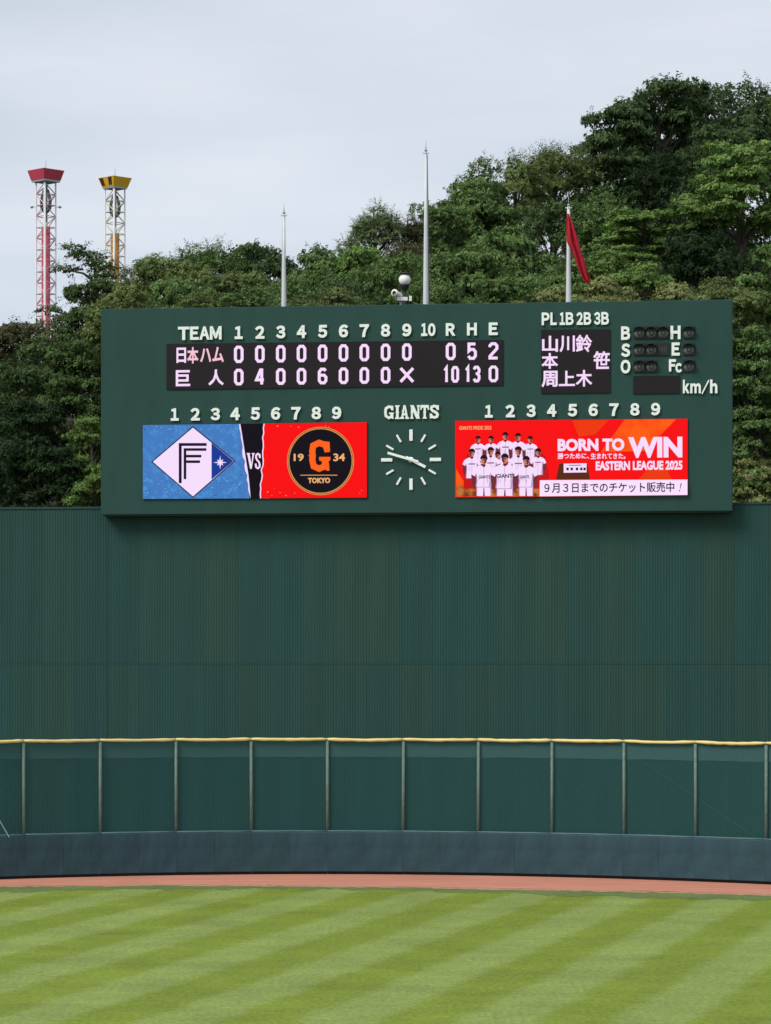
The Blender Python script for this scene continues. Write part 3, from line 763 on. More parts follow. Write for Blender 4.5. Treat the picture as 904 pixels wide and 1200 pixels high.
fl.ribbon(G([(.86, .34), (.78, .16), (.5, .09), (.24, .18), (.2, .36), (.22, .5), (.2, .64), (.26, .84), (.5, .92), (.76, .84)]), 7.2, M['s_orange'])
fl.poly(G([(0.02, .5), (.12, .44), (.12, .56)]), M['s_orange'])
fl.poly(G([(.72, .04), (.96, .06), (.98, .38), (.74, .40)]), M['s_orange'])
fl.poly(G([(.5, .54), (1.0, .54), (1.0, .64), (.92, .68), (.96, .98), (.80, .98), (.78, .9), (.62, .88), (.62, .68), (.5, .66)]), M['s_orange'])
fl.ribbon([q(622, 281), q(762, 281)], 1.0, M['s_gold'])
em2 = fl.build('round_emblem', vs1)
def ptext(name, s, x0, y0, x1, y1, mat, parent, bold=.03, qf=q, shear=0, front=0.10, label=None, rise=0):
    a, b = qf(x0, y0), qf(x1, y1)
    return glyph(name, s, (a[0], a[1], b[0], b[1]), M[mat], parent, front=front, depth=0.003, bold=bold, shear=shear, label=label, rise=rise)
ptext('emblem_year', '19', 597, 200, 635, 228, 's_tan', vs1); ptext('emblem_year', '34', 747, 199, 791, 228, 's_tan', vs1)
ptext('emblem_text', 'TOKYO', 651, 291, 735, 311, 's_tan', vs1, .05)
fl = Flat(0.066)   # VS in a condensed serif
V = lambda pts: [q(419 + 30 * a, 197 + 60 * b) for a, b in pts]; S_ = lambda pts: [q(450 + 22 * a, 196 + 62 * b) for a, b in pts]
fl.poly(V([(0, 0), (.42, 0), (.42, .07), (.36, .09), (.60, .68), (.72, .09), (.64, .07), (.64, 0), (1, 0), (1, .07), (.92, .09), (.62, 1), (.42, 1), (.08, .09), (0, .07)]), M['s_white'])
fl.ribbon(S_([(.86, .32), (.8, .12), (.5, .06), (.22, .14), (.18, .30), (.36, .44), (.68, .56), (.82, .70), (.78, .88), (.5, .95), (.2, .88), (.12, .66)]), 2.1, M['s_white'])
fl.build('versus_text', vs1)

# ---- right colour screen: the ticket advertisement
vs2 = quad_box('video_screen', [(533.9, 493.4), (806, 490.9), (806, 580.3), (533.9, 582.9)], 0.06, M['s_red'], board, 'right screen showing a red ticket advertisement')
M['s_or2'] = E_('screen_warm_orange', (255, 96, 24), col2=(250, 60, 24), scale=1.2, lo=.4, hi=.65)
M['s_or3'] = E_('screen_deep_orange', (238, 60, 20)); M['s_brown'] = E_('screen_brown', (92, 44, 30))
M['s_skin'] = E_('screen_skin', (206, 132, 118)); M['s_arm'] = E_('screen_arm_shade', (112, 52, 58)); M['s_cap'] = E_('screen_cap', (44, 22, 30)); M['s_shade'] = E_('screen_cloth_shade', (196, 160, 196))
M['s_field'] = E_('screen_field', (196, 120, 60), col2=(120, 60, 30), scale=4, lo=.4, hi=.6)
z3 = lambda x, y: (640 + x / 5.166, 480 + y / 5.166); z2 = lambda x, y: (525 + x / 6.027, 480 + y / 6.027)
fl = Flat(0.063)
fl.poly([z3(478, 60), z3(790, 58), z3(600, 250), z3(330, 260)], M['s_or2'])
fl.poly([z3(160, 66), z3(380, 64), z3(300, 150), z3(200, 165)], M['s_or3'])
fl.poly([z3(600, 380), z3(700, 300), z3(760, 420), z3(560, 424)], M['s_or3'])
fl.poly([z2(60, 420), z2(120, 520), z2(760, 520), z2(760, 612), z2(60, 614)], M['s_or2'])
fl.poly([z2(62, 540), z2(660, 540), z2(660, 613), z2(62, 614)], M['s_field'])
fl.poly([z2(130, 330), z2(200, 250), z2(600, 250), z2(690, 330), z2(720, 480), z2(652, 560), z2(110, 560)], M['s_dkred'])
fl.build('advert_backdrop', vs2)
fl = Flat(0.070)
fl.poly([z3(82, 328), z3(250, 326), z3(268, 422), z3(62, 424)], M['s_brown']); fl.poly([z3(108, 328), z3(247, 326), z3(247, 381), z3(108, 383)], M['s_white'])
for x in (125, 150, 182, 208, 228): fl.poly([z3(x, 352), z3(x + 14, 352), z3(x + 14, 368), z3(x, 368)], M['s_cap'])
fl.ribbon([z3(140, 338), z3(215, 337)], .8, M['s_cap'])
fl.build('ticket_picture', vs2)
M['s_strip'] = E_('screen_strip_white', (247, 222, 250), k=1.04)
fl = Flat(0.120)
fl.poly([z2(652, 500), (806, 562.2), (806, 580.2), (632.9, 581.8)], M['s_strip']); strp = fl.build('caption_strip', vs2)
def player(cx, cy, hs, body, front_row=False, front=0.07):
    """a printed player: cx, cy = face centre in zoom pixels, hs = head half height"""
    fl = Flat(front); W = body * hs * 1.2; r_ = random.Random(int(cx)); sk = r_.uniform(-.06, .06)
    sh = cy + hs * 1.30; L_ = 1.62 if front_row else 2.1
    P = lambda pts: [z2(cx + (a + sk * b * .4) * W, sh + b * W) for a, b in pts]
    am = M['s_arm']
    fl.poly(P([(-.98, .60), (-.62, .62), (-.56, 1.2), (-.66, 1.7), (-.86, 1.7), (-.94, 1.2)]), am); fl.poly(P([(.62, .62), (.98, .60), (.94, 1.2), (.86, 1.7), (.66, 1.7), (.56, 1.2)]), am)
    fl.poly([z2(cx - hs * .3, cy + hs * .5), z2(cx + hs * .3, cy + hs * .5), z2(cx + hs * .36, cy + hs * 1.5), z2(cx - hs * .36, cy + hs * 1.5)], M['s_brown'])
    fl.poly(P([(-.24, -.06), (0, .12), (.24, -.06), (.55, .06), (.80, .26), (.98, .66), (.68, .82), (.60, .56), (.56, 1.1), (.60, L_), (-.62, L_), (-.55, 1.1), (-.60, .56), (-.68, .82), (-.98, .66), (-.80, .26), (-.55, .06)]), M['s_white'])
    sd_ = M['s_shade']
    fl.poly(P([(.50, .5), (.60, .6), (.57, 1.1), (.60, L_), (.40, L_), (.46, 1.0)]), sd_); fl.poly(P([(-.60, .60), (-.52, .7), (-.48, 1.2), (-.54, L_), (-.62, L_), (-.56, 1.1)]), sd_)
    for q_ in range(5):
        a = r_.uniform(-.45, .4); b = r_.uniform(.75, 1.1); fl.poly(P([(a, b), (a + .05, b + .02), (a + .14 * r_.uniform(-1, 1), min(L_, b + r_.uniform(.3, .5)))]), sd_)
    fl.poly(P([(-.02, .12), (.02, .12), (.03, L_ * .95), (-.01, L_ * .95)]), sd_)
    if front_row:
        fl.poly([z2(cx - .56 * W, sh + 1.62 * W), z2(cx + .56 * W, sh + 1.62 * W), z2(cx + .58 * W, 611), z2(cx - .58 * W, 611)], sd_)
        fl.poly([z2(cx - .52 * W, sh + 1.68 * W), z2(cx + .50 * W, sh + 1.68 * W), z2(cx + .50 * W, 611), z2(cx - .52 * W, 611)], M['s_white'])
        fl.poly([z2(cx - .03 * W, sh + 1.72 * W), z2(cx + .03 * W, sh + 1.72 * W), z2(cx + .07 * W, 611), z2(cx - .06 * W, 611)], M['s_arm'])
    else:
        fl.poly(P([(-.34, .56), (.34, .54), (.36, .68), (-.34, .70)]), sd_)
        for q_ in range(6): fl.poly(P([(-.32 + q_ * .115, .56), (-.25 + q_ * .115, .56), (-.25 + q_ * .115, .68), (-.32 + q_ * .115, .68)]), M['s_brown'])
    lit = 1 if r_.random() < .5 else -1
    fl.disc(*z2(cx, cy), hs * .70 / 6.027, hs / 6.027, M['s_skin'], 14)
    fl.poly([z2(cx + lit * hs * .05, cy - hs * .3), z2(cx + lit * hs * .66, cy - hs * .2), z2(cx + lit * hs * .58, cy + hs * .5), z2(cx + lit * hs * .15, cy + hs * .95), z2(cx + lit * hs * .1, cy + hs * .4)], M['s_arm'])
    fl.poly([z2(cx - hs * .45, cy - hs * .12), z2(cx + hs * .45, cy - hs * .12), z2(cx + hs * .4, cy + hs * .08), z2(cx - hs * .4, cy + hs * .08)], M['s_arm'])
    fl.poly([z2(cx - hs * .28, cy + hs * .52), z2(cx + hs * .28, cy + hs * .52), z2(cx + hs * .2, cy + hs * .62), z2(cx - hs * .2, cy + hs * .62)], M['s_brown'])
    fl.poly([z2(cx - hs * .84, cy - hs * .16), z2(cx - hs * .74, cy - hs * .78), z2(cx - hs * .3, cy - hs * 1.16), z2(cx + hs * .36, cy - hs * 1.16), z2(cx + hs * .8, cy - hs * .7), z2(cx + hs * .86, cy - hs * .1), z2(cx + hs * .3, cy - hs * .3), z2(cx - hs * .4, cy - hs * .3)], M['s_cap'])
    return fl.build('player_picture', vs2)
fr = 0.066
for (x, y, h, b) in ((215, 213, 23, 2.1), (307, 212, 23, 2.1), (408, 190, 26, 2.2), (497, 196, 26, 2.2), (583, 214, 23, 2.1)): player(x, y, h, b, front=fr); fr += .005
for (x, y, h, b) in ((172, 308, 27, 2.1), (355, 325, 24, 2.1), (305, 298, 28, 2.1), (500, 296, 30, 2.1), (640, 304, 26, 1.9)): player(x, y, h, b, front=fr); fr += .005
fr = 0.108
for (x, y, h, b) in ((257, 358, 31, 2.45), (555, 364, 31, 2.35), (405, 350, 33, 2.55)): player(x, y, h, b, True, front=fr); fr += .005
for s, x0, y0, x1, y1 in (('GIANTS', 345, 456, 476, 484), ('GIANTS', 220, 466, 302, 488), ('GIANTS', 513, 466, 578, 488)):
    ptext('jersey_text', s, x0, y0, x1, y1, 's_cap', vs2, .03, z2, front=.125)
ptext('advert_small_text', 'GIANTS PRIDE 2025', 82, 118, 310, 142, 's_tan', vs2, .02, z2, front=.075)
ptext('advert_slogan', 'BORN TO', 72, 178, 476, 250, 's_white', vs2, .05, z3, front=.075)
ptext('advert_slogan', 'WIN', 498, 168, 826, 291, 's_white', vs2, .05, z3, front=.075)
ptext('advert_text', '勝つために、', 72, 264, 262, 299, 's_white', vs2, .022, z3, front=.075)
ptext('advert_text', '生まれてきた。', 272, 264, 482, 299, 's_white', vs2, .022, z3, front=.075)
ptext('advert_text', 'EASTERN LEAGUE 2025', 302, 313, 827, 365, 's_white', vs2, .045, z3, front=.075)
ptext('caption_text', '９月３日までのチケット販売中', -8, 445, 778, 501, 's_ink', strp, .016, z3, front=.128)
ptext('caption_text', '!', 806, 444, 812, 498, 's_ink', strp, .02, z3, shear=.22, front=.128)

# ------------------------------------------------------------------ flagpoles, flag, lamp
def flagpole(px, ytop, ybase, Y, r0, r1, label, rope_px):
    base = at(px, ybase, Y); top = at(px, ytop, Y)
    root = thing('flagpole', (base.x, Y, 0.0), 0, label, 'flagpole', 'flagpoles behind the scoreboard')
    zt = top.z - 0.42
    link('shaft', MB().tube([(0, 0, hill(base.x, Y) - .1), (0, 0, base.z), (0, 0, (base.z + zt) / 2), (0, 0, zt)], [r0 * 1.25, r0, (r0 + r1) / 2 * .95, r1], 12).mesh('shaft', True), M['pole_white'], root)
    g = MB(); g.tube([(0, 0, zt), (0, 0, top.z)], [0.022, 0.008], 6); g.lathe([(0, -.05), (.05, -.03), (.06, 0), (.05, .03), (0, .05)], 10, (0, 0, zt + .06))
    link('finial', g.mesh('finial', True), M['steel'], root)
    g = MB(); g.box((-0.12, -0.03, zt - .06), (0.12, 0.03, zt - .02)); g.box((-0.025, -0.12, zt - .05), (0.025, 0.12, zt - .03)); link('truck', g.mesh('truck'), M['pole_white'], root)
    k = rope_px * Y / F
    link('halyard', MB().tube([(k, .08, base.z - 3), (k, .08, base.z), (k * .45, .06, zt - .1)], [.028, .026, .012], 5).mesh('halyard', True), M['rope'], root)
    return root
flagpole(333, 238, 357, 111.2, .092, .05, 'short pale grey flagpole without a flag, behind the left half of the scoreboard', -3.2)
flagpole(499.3, 165, 355, 111.0, .105, .045, 'tallest pale grey flagpole rising near the globe lamp behind the scoreboard', 4.0)
flagpole(666.6, 229, 352, 110.6, .098, .055, 'pale grey flagpole from which the limp red flag hangs', -3.0)
# limp red flag: folded cloth hanging down to the right
Lf_ = [(664.5, 250), (664.0, 268), (665.0, 284), (670.5, 293), (674.0, 304), (679, 318), (683, 327), (688.5, 333)]
Rt_ = [(667.5, 251), (673.0, 268), (678.0, 283), (681.5, 296), (685.5, 305), (688.5, 316), (691, 325), (692.5, 330)]
fr_ = at(666.6, 250, 110.6); nv = 22; nu = 12; vs = []
def lerp_line(Ls, t):
    k = t * (len(Ls) - 1); i = min(int(k), len(Ls) - 2); f_ = k - i; return (Ls[i][0] + (Ls[i + 1][0] - Ls[i][0]) * f_, Ls[i][1] + (Ls[i + 1][1] - Ls[i][1]) * f_)
for j in range(nv + 1):
    a, b = lerp_line(Lf_, j / nv), lerp_line(Rt_, j / nv)
    for i in range(nu + 1):
        t = i / nu; p = at(a[0] + (b[0] - a[0]) * t, a[1] + (b[1] - a[1]) * t, 110.45)
        vs.append((p.x - fr_.x, p.y - fr_.y + 0.09 * math.sin(t * 11 + j * .25) * min(1, j / 4), p.z - fr_.z))
g = MB(); g.add(vs, [(j * (nu + 1) + i, j * (nu + 1) + i + 1, (j + 1) * (nu + 1) + i + 1, (j + 1) * (nu + 1) + i) for j in range(nv) for i in range(nu)])
fo = link('flag', g.mesh('flag', True), M['flag'], None, tuple(fr_)); tag(fo, 'limp red flag hanging in folds from the right-hand flagpole', 'flag')
sm = fo.modifiers.new('s', 'SOLIDIFY'); sm.thickness = 0.012

# globe lamp
Yl = 116.0; pl = at(474.5, 328, Yl); root = thing('globe_lamp', (pl.x, Yl, hill(pl.x, Yl)), 0, 'round white globe lamp with black cap on a dark post among the trees', 'lamp')
zl = pl.z - hill(pl.x, Yl); R_ = 7.0 * Yl / F
M['globe'] = mat_pbr('white_globe_glass', (0.88, 0.87, 0.82), 0.35, var=0.03)
M['blackmetal'] = mat_pbr('black_metal', (0.02, 0.024, 0.024), 0.45)
link('globe', MB().lathe([(0.05, -R_ * .95)] + [(R_ * math.cos(math.radians(a)), R_ * math.sin(math.radians(a))) for a in range(-70, 91, 16)], 20, (0, 0, zl)).mesh('globe', True), M['globe'], root)
link('cap', MB().lathe([(0, R_ * 1.30), (R_ * .5, R_ * 1.24), (R_ * .95, R_ * 1.06), (R_ * .95, R_ * 1.0), (R_ * .3, R_ * 1.0)], 20, (0, 0, zl)).mesh('cap', True), M['blackmetal'], root)
link('collar', MB().lathe([(R_ * .45, -R_ * 1.7), (R_ * .75, -R_ * 1.0), (R_ * .85, -R_ * .8), (0, -R_ * .8)], 16, (0, 0, zl)).mesh('collar', True), M['blackmetal'], root)
link('post', MB().tube([(0, 0, -.1), (0, 0, zl - R_ * 1.6)], .06, 8).mesh('post', True), M['blackmetal'], root)
# small white loudspeaker on a bracket below it
Ys = 115.6; ps = at(467, 345, Ys); hs_ = hill(ps.x, Ys)
root = thing('horn_speaker', (ps.x, Ys, hs_), 0, 'small white horn loudspeaker on a bracket just left of the globe lamp', 'loudspeaker')
z0 = ps.z - hs_
g = MB(); g.tube([(-.16, -.15, .04), (-.05, 0, .02), (.14, .06, -.02)], [.15, .11, .06], 12); link('horn', g.mesh('horn', True), M['globe'], root)
g = MB(); g.tube([(-.163, -.155, .04), (-.14, -.12, .04)], [.09, .05], 10); m_ = link('horn_mouth', g.mesh('horn_mouth', True), M['blackmetal'], root)
for n_ in ('horn', 'horn_mouth'):
    pass
for ch in root.children: ch.location = (0, 0, z0)
g = MB(); g.box((-.05, -.04, z0 - .24), (.36, .02, z0 - .10)); g.box((.42, -.04, z0 - .26), (.52, .03, z0 - .06)); link('bracket', g.mesh('bracket'), M['globe'], root)
link('post', MB().tube([(.1, .06, -.1), (.1, .06, z0 - .05)], .045, 8).mesh('post', True), M['steel'], root)

# ------------------------------------------------------------------ drop towers of the amusement park
M['gond'] = mat_pbr('gondola_grey', (0.10, 0.12, 0.12), 0.5)
M['lattice_pink'] = mat_pbr('pinkish_lattice_paint', (0.66, 0.42, 0.44), 0.5, var=.06)
M['lattice_cream'] = mat_pbr('cream_lattice_paint', (0.66, 0.56, 0.36), 0.5, var=.06)
M['lattice'] = mat_pbr('white_lattice_paint', (0.62, 0.64, 0.66), 0.5, var=0.06, scale=.5)
def drop_tower(px, ytop, ycap, Y, capw, capb, shaftw, cap_col, core_col, label, panes):
    cap_m = mat_pbr('cap_paint_' + label.split()[1], cap_col, 0.45, var=0.06, scale=.6); core_m = mat_pbr('core_paint_' + label.split()[1], core_col, 0.6, var=0.1)
    k = Y / F; X = (px - CX) * k; zt = CAMZ + (HY - ytop) * k; zb = CAMZ + (HY - ycap) * k; z0 = hill(X, Y)
    root = thing('drop_tower', (X, Y, z0), math.radians(45), label, 'tower ride', 'drop towers of the amusement park')
    zt -= z0; zb -= z0; hc, hb, hs = capw / 2 * k / math.sqrt(2), capb / 2 * k / math.sqrt(2), shaftw / 2 * k / math.sqrt(2)
    g = MB(); vs = [(-hb,-hb,zb),(hb,-hb,zb),(hb,hb,zb),(-hb,hb,zb),(-hc,-hc,zt),(hc,-hc,zt),(hc,hc,zt),(-hc,hc,zt),(0,0,zt + .25)]
    g.add(vs, [(0,3,2,1),(0,1,5,4),(1,2,6,5),(2,3,7,6),(3,0,4,7),(4,5,8),(5,6,8),(6,7,8),(7,4,8)])
    cap = link('cap', g.mesh('cap'), cap_m, root)
    g = MB(); tl = 0.93; 
    if panes:
        for (a, b) in panes:   # dark glossy panes on the left-hand face (x = -h side)
            def fp(s, t):   # s along the face, t up
                h = hb + (hc - hb) * t + .02; return (-h + 2 * h * s, -h, zb + (zt - zb) * t) if a >= 0 else (-h, -h + 2 * h * s, zb + (zt - zb) * t)
            aa = abs(a)
            def fq(s, t):
                h = hb + (hc - hb) * t + .02; return (-h, h - 2 * h * s, zb + (zt - zb) * t)
            g = MB(); g.add([fq(aa, .12), fq(b, .12), fq(b, .95), fq(aa, .95)], [(0, 1, 2, 3)]); link('dark_pane', g.mesh('dark_pane'), M['s_dark'], cap)
    g = MB(); g.box((-hb * .96, -hb * .96, zb - .25), (hb * .96, hb * .96, zb - .01)); link('cap_soffit', g.mesh('cap_soffit'), M['steel'], root)
    link('antenna', MB().tube([(0, 0, zt + .2), (0, 0, zt + 1.3)], [.05, .03], 5).mesh('antenna'), M['steel'], root)
    leg = MB().tube([(0, 0, -.2), (0, 0, zb - .26)], .11, 6).mesh('leg', True); leg.materials.append(M['lattice'])
    for sx_ in (-1, 1):
        for sy_ in (-1, 1):
            o = bpy.data.objects.new('leg', leg); COL.objects.link(o); o.parent = root; o.location = (sx_ * hs, sy_ * hs, 0)
            if sx_ < 0 and sy_ < 0: o.scale = (1.45, 1.45, 1)
    dz = 1.48 * (Y / 400); W_ = 2 * hs
    ring = MB().tube([(0, 0, 0), (W_, 0, 0)], .06, 4).mesh('crossbar'); dia = MB().tube([(0, 0, 0), (W_, 0, dz)], .075, 4).mesh('diagonal_brace'); dib = MB().tube([(0, 0, dz), (W_, 0, 0)], .075, 4).mesh('diagonal_brace')
    for m_ in (ring, dia, dib): m_.materials.append(M['lattice_cream' if panes else 'lattice_pink'])
    z = zb - .4 - dz; lev = 0
    while z > zb - 26 * Y / 400:
        for f_ in range(4):
            a = f_ * math.pi / 2; ox, oy = [(-hs, -hs), (hs, -hs), (hs, hs), (-hs, hs)][f_]
            for nm, me in (('crossbar', ring), ('diagonal_brace', dia if (lev + f_) % 2 else dib)):
                o = bpy.data.objects.new(nm, me); COL.objects.link(o); o.parent = root; o.location = (ox, oy, z); o.rotation_euler = (0, 0, a)
        z -= dz; lev += 1
    zz = zb - .3; core_top = zb - 6.2 * Y / 400
    link('core_column', MB().tube([(0, 0, -.2), (0, 0, core_top)], .42 * hs * 1.5 / 1.0, 8).mesh('core_column', True), core_m, root)
    # seats and machinery of the ride, parked near the top
    g = MB()
    for q_ in range(8):
        a = q_ * math.pi / 4 + .2; x_, y_ = math.cos(a) * hs * .75, math.sin(a) * hs * .75
        g.tube([(x_ * .5, y_ * .5, zb - 1.2), (x_, y_, zb - 2.6), (x_ * .9, y_ * .9, zb - 3.7), (x_ * .4, y_ * .4, zb - 4.3)], [.07, .11, .13, .07], 5)
    g.tube([(0, 0, zb - 5.6), (0, 0, zb - .3)], .14, 6)
    link('gondola', g.mesh('gondola', True), M['gond'], root)
    if not panes:
        for sx_, sy_ in ((1, -1), (-1, 1)):
            g = MB(); g.lathe([(0, -.2), (.18, -.12), (.22, 0), (.18, .12), (0, .2)], 8, (sx_ * (hs + .4), sy_ * (hs + .4), zb - 3.55)); g.tube([(sx_ * hs, sy_ * hs, zb - 3.55), (sx_ * (hs + .4), sy_ * (hs + .4), zb - 3.55)], .04, 4)
            link('floodlight', g.mesh('floodlight', True), M['steel'], root)
    return root
M['s_dark'] = mat_pbr('dark_brown_pane', (0.06, 0.03, 0.02), 0.25)
drop_tower(54, 200.0, 211.6, 400, 43.5, 35, 23, (0.47, 0.05, 0.085), (0.48, 0.08, 0.11), 'far red-capped white lattice drop tower at the left edge', None)
drop_tower(135, 208.8, 219.6, 430, 39.5, 30, 23, (0.66, 0.38, 0.018), (0.42, 0.19, 0.03), 'far yellow-capped white lattice drop tower behind the dark pine', [(0.05, 0.30), (0.62, 0.86)])
# ------------------------------------------------------------------ TREES
def mat_leaf(name):
    m, nt, b = mat_new(name); Nn = nt.nodes.new; Ll = nt.links.new
    b.inputs['Roughness'].default_value = 0.6; b.inputs['Specular IOR Level'].default_value = 0.1
    oi = Nn('ShaderNodeObjectInfo'); at_ = Nn('ShaderNodeAttribute'); at_.attribute_name = 'tone'
    sc = Nn('ShaderNodeSeparateColor'); Ll(at_.outputs['Color'], sc.inputs[0])
    mr = Nn('ShaderNodeMapRange'); mr.inputs['To Min'].default_value = 0.55; mr.inputs['To Max'].default_value = 1.5; Ll(sc.outputs['Red'], mr.inputs['Value'])
    vs = Nn('ShaderNodeVectorMath'); vs.operation = 'SCALE'; Ll(oi.outputs['Color'], vs.inputs[0]); Ll(mr.outputs[0], vs.inputs['Scale'])
    hsv = Nn('ShaderNodeHueSaturation'); Ll(vs.outputs[0], hsv.inputs['Color'])
    hm = Nn('ShaderNodeMapRange'); hm.inputs['To Min'].default_value = 0.47; hm.inputs['To Max'].default_value = 0.53; Ll(sc.outputs['Green'], hm.inputs['Value']); Ll(hm.outputs[0], hsv.inputs['Hue'])
    Ll(hsv.outputs[0], b.inputs['Base Color'])
    tr = Nn('ShaderNodeBsdfTranslucent'); Ll(hsv.outputs[0], tr.inputs['Color']); mxs = Nn('ShaderNodeMixShader'); mxs.inputs[0].default_value = 0.18
    Ll(b.outputs[0], mxs.inputs[1]); Ll(tr.outputs[0], mxs.inputs[2]); Ll(mxs.outputs[0], nt.nodes['Material Output'].inputs['Surface'])
    return m
M['leaf'] = mat_leaf('foliage'); M['bark'] = mat_pbr('bark', (0.07, 0.06, 0.045), 0.9, var=0.4, scale=4, bump=.02, stretch=(1, 1, .3))

def leaves_mesh(name, C, Nrm, D, Ln, Wd, tone):
    """C centres, Nrm normals, D long axis, all (n,3)"""
    D = D - (D * Nrm).sum(1, keepdims=True) * Nrm; D /= np.linalg.norm(D, axis=1, keepdims=True) + 1e-9
    S = np.cross(Nrm, D); n = len(C)
    Ln = Ln[:, None]; Wd = Wd[:, None]
    V = np.empty((n, 4, 3)); V[:, 0] = C - D * Ln * .5; V[:, 1] = C + S * Wd * .5 - D * Ln * .05; V[:, 2] = C + D * Ln * .5 - Nrm * Ln * .12; V[:, 3] = C - S * Wd * .5 - D * Ln * .05
    me = bpy.data.meshes.new(name); me.vertices.add(n * 4); me.vertices.foreach_set('co', V.reshape(-1).astype(np.float32))
    me.loops.add(n * 4); me.loops.foreach_set('vertex_index', np.arange(n * 4, dtype=np.int32))
    me.polygons.add(n); me.polygons.foreach_set('loop_start', np.arange(0, n * 4, 4, dtype=np.int32))
    a = me.attributes.new('tone', 'FLOAT_COLOR', 'FACE')
    cc = np.ones((n, 4), np.float32); cc[:, 0] = tone; cc[:, 1] = RNG.random(n) * .6 + .2 + (tone - .5) * .3; a.data.foreach_set('color', cc.reshape(-1))
    me.update(calc_edges=True); me.materials.append(M['leaf']); return me

def unit(v): return v / (np.linalg.norm(v, axis=1, keepdims=True) + 1e-9)
GRP = 6
def lobe_leaves(c, r, flat, n, lsz, droop=0.5, up=0.5):
    m = max(4, n // GRP); d = unit(RNG.normal(size=(m, 3)))
    # most twigs sit on the upper cap and the rim, hardly any underneath: the hollow below stays in shade
    d[:, 2] = np.where((d[:, 2] < -0.12) & (RNG.random(m) < 0.85), -d[:, 2] * .8, d[:, 2]); d = unit(d)
    lump = 1 + 0.20 * np.sin(d[:, 0] * 6 + c[0] * 3) * np.sin(d[:, 1] * 5 + c[1] * 5) + 0.10 * np.sin(d[:, 2] * 9 + c[2] * 4)
    rad = r * lump * (0.70 + 0.30 * RNG.random(m) ** 0.4) * (1 + 0.08 * RNG.normal(size=m))
    P = d * rad[:, None] * np.array([1, 1, flat]) + c
    Nn_ = unit(d * (1 - up) + np.array([0, 0, up]) + RNG.normal(size=(m, 3)) * 0.30)
    Dd = unit(d * np.array([1, 1, .3]) + np.array([0, 0, -droop]) + RNG.normal(size=(m, 3)) * .4)
    P, Nn_, Dd = (np.repeat(a, GRP, 0) for a in (P, Nn_, Dd)); k = len(P); S_ = np.cross(Nn_, Dd)
    fan = np.tile(np.linspace(-1, 1, GRP), m)[:, None]
    P = P + S_ * fan * lsz * .75 + Dd * (1 - np.abs(fan)) * lsz * .6 + RNG.normal(size=(k, 3)) * lsz * .16
    Dd = unit(Dd + S_ * fan * .9 + RNG.normal(size=(k, 3)) * .18); Nn_ = unit(Nn_ + RNG.normal(size=(k, 3)) * 0.22)
    return P, Nn_, Dd, lsz * (0.75 + .5 * RNG.random(k))
def spray(c, dirn, ln, n, lsz):
    """an arching twig with leaves on both sides"""
    t = np.linspace(0.1, 1, n); dirn = dirn / np.linalg.norm(dirn)
    P = c + dirn * (t * ln)[:, None] + np.array([0, 0, -1]) * (t ** 2 * ln * .35)[:, None] + RNG.normal(size=(n, 3)) * .045
    side = np.cross(dirn, [0, 0, 1.0]); side /= np.linalg.norm(side) + 1e-6
    sg = np.where(np.arange(n) % 2 == 0, 1, -1)[:, None]
    Dd = unit(side * sg + dirn * .6 + RNG.normal(size=(n, 3)) * .25); P = P + Dd * lsz * .4
    Nn_ = unit(np.array([0, 0, 1.0]) + RNG.normal(size=(n, 3)) * .35)
    return P, Nn_, Dd, lsz * (1.1 - .5 * t)

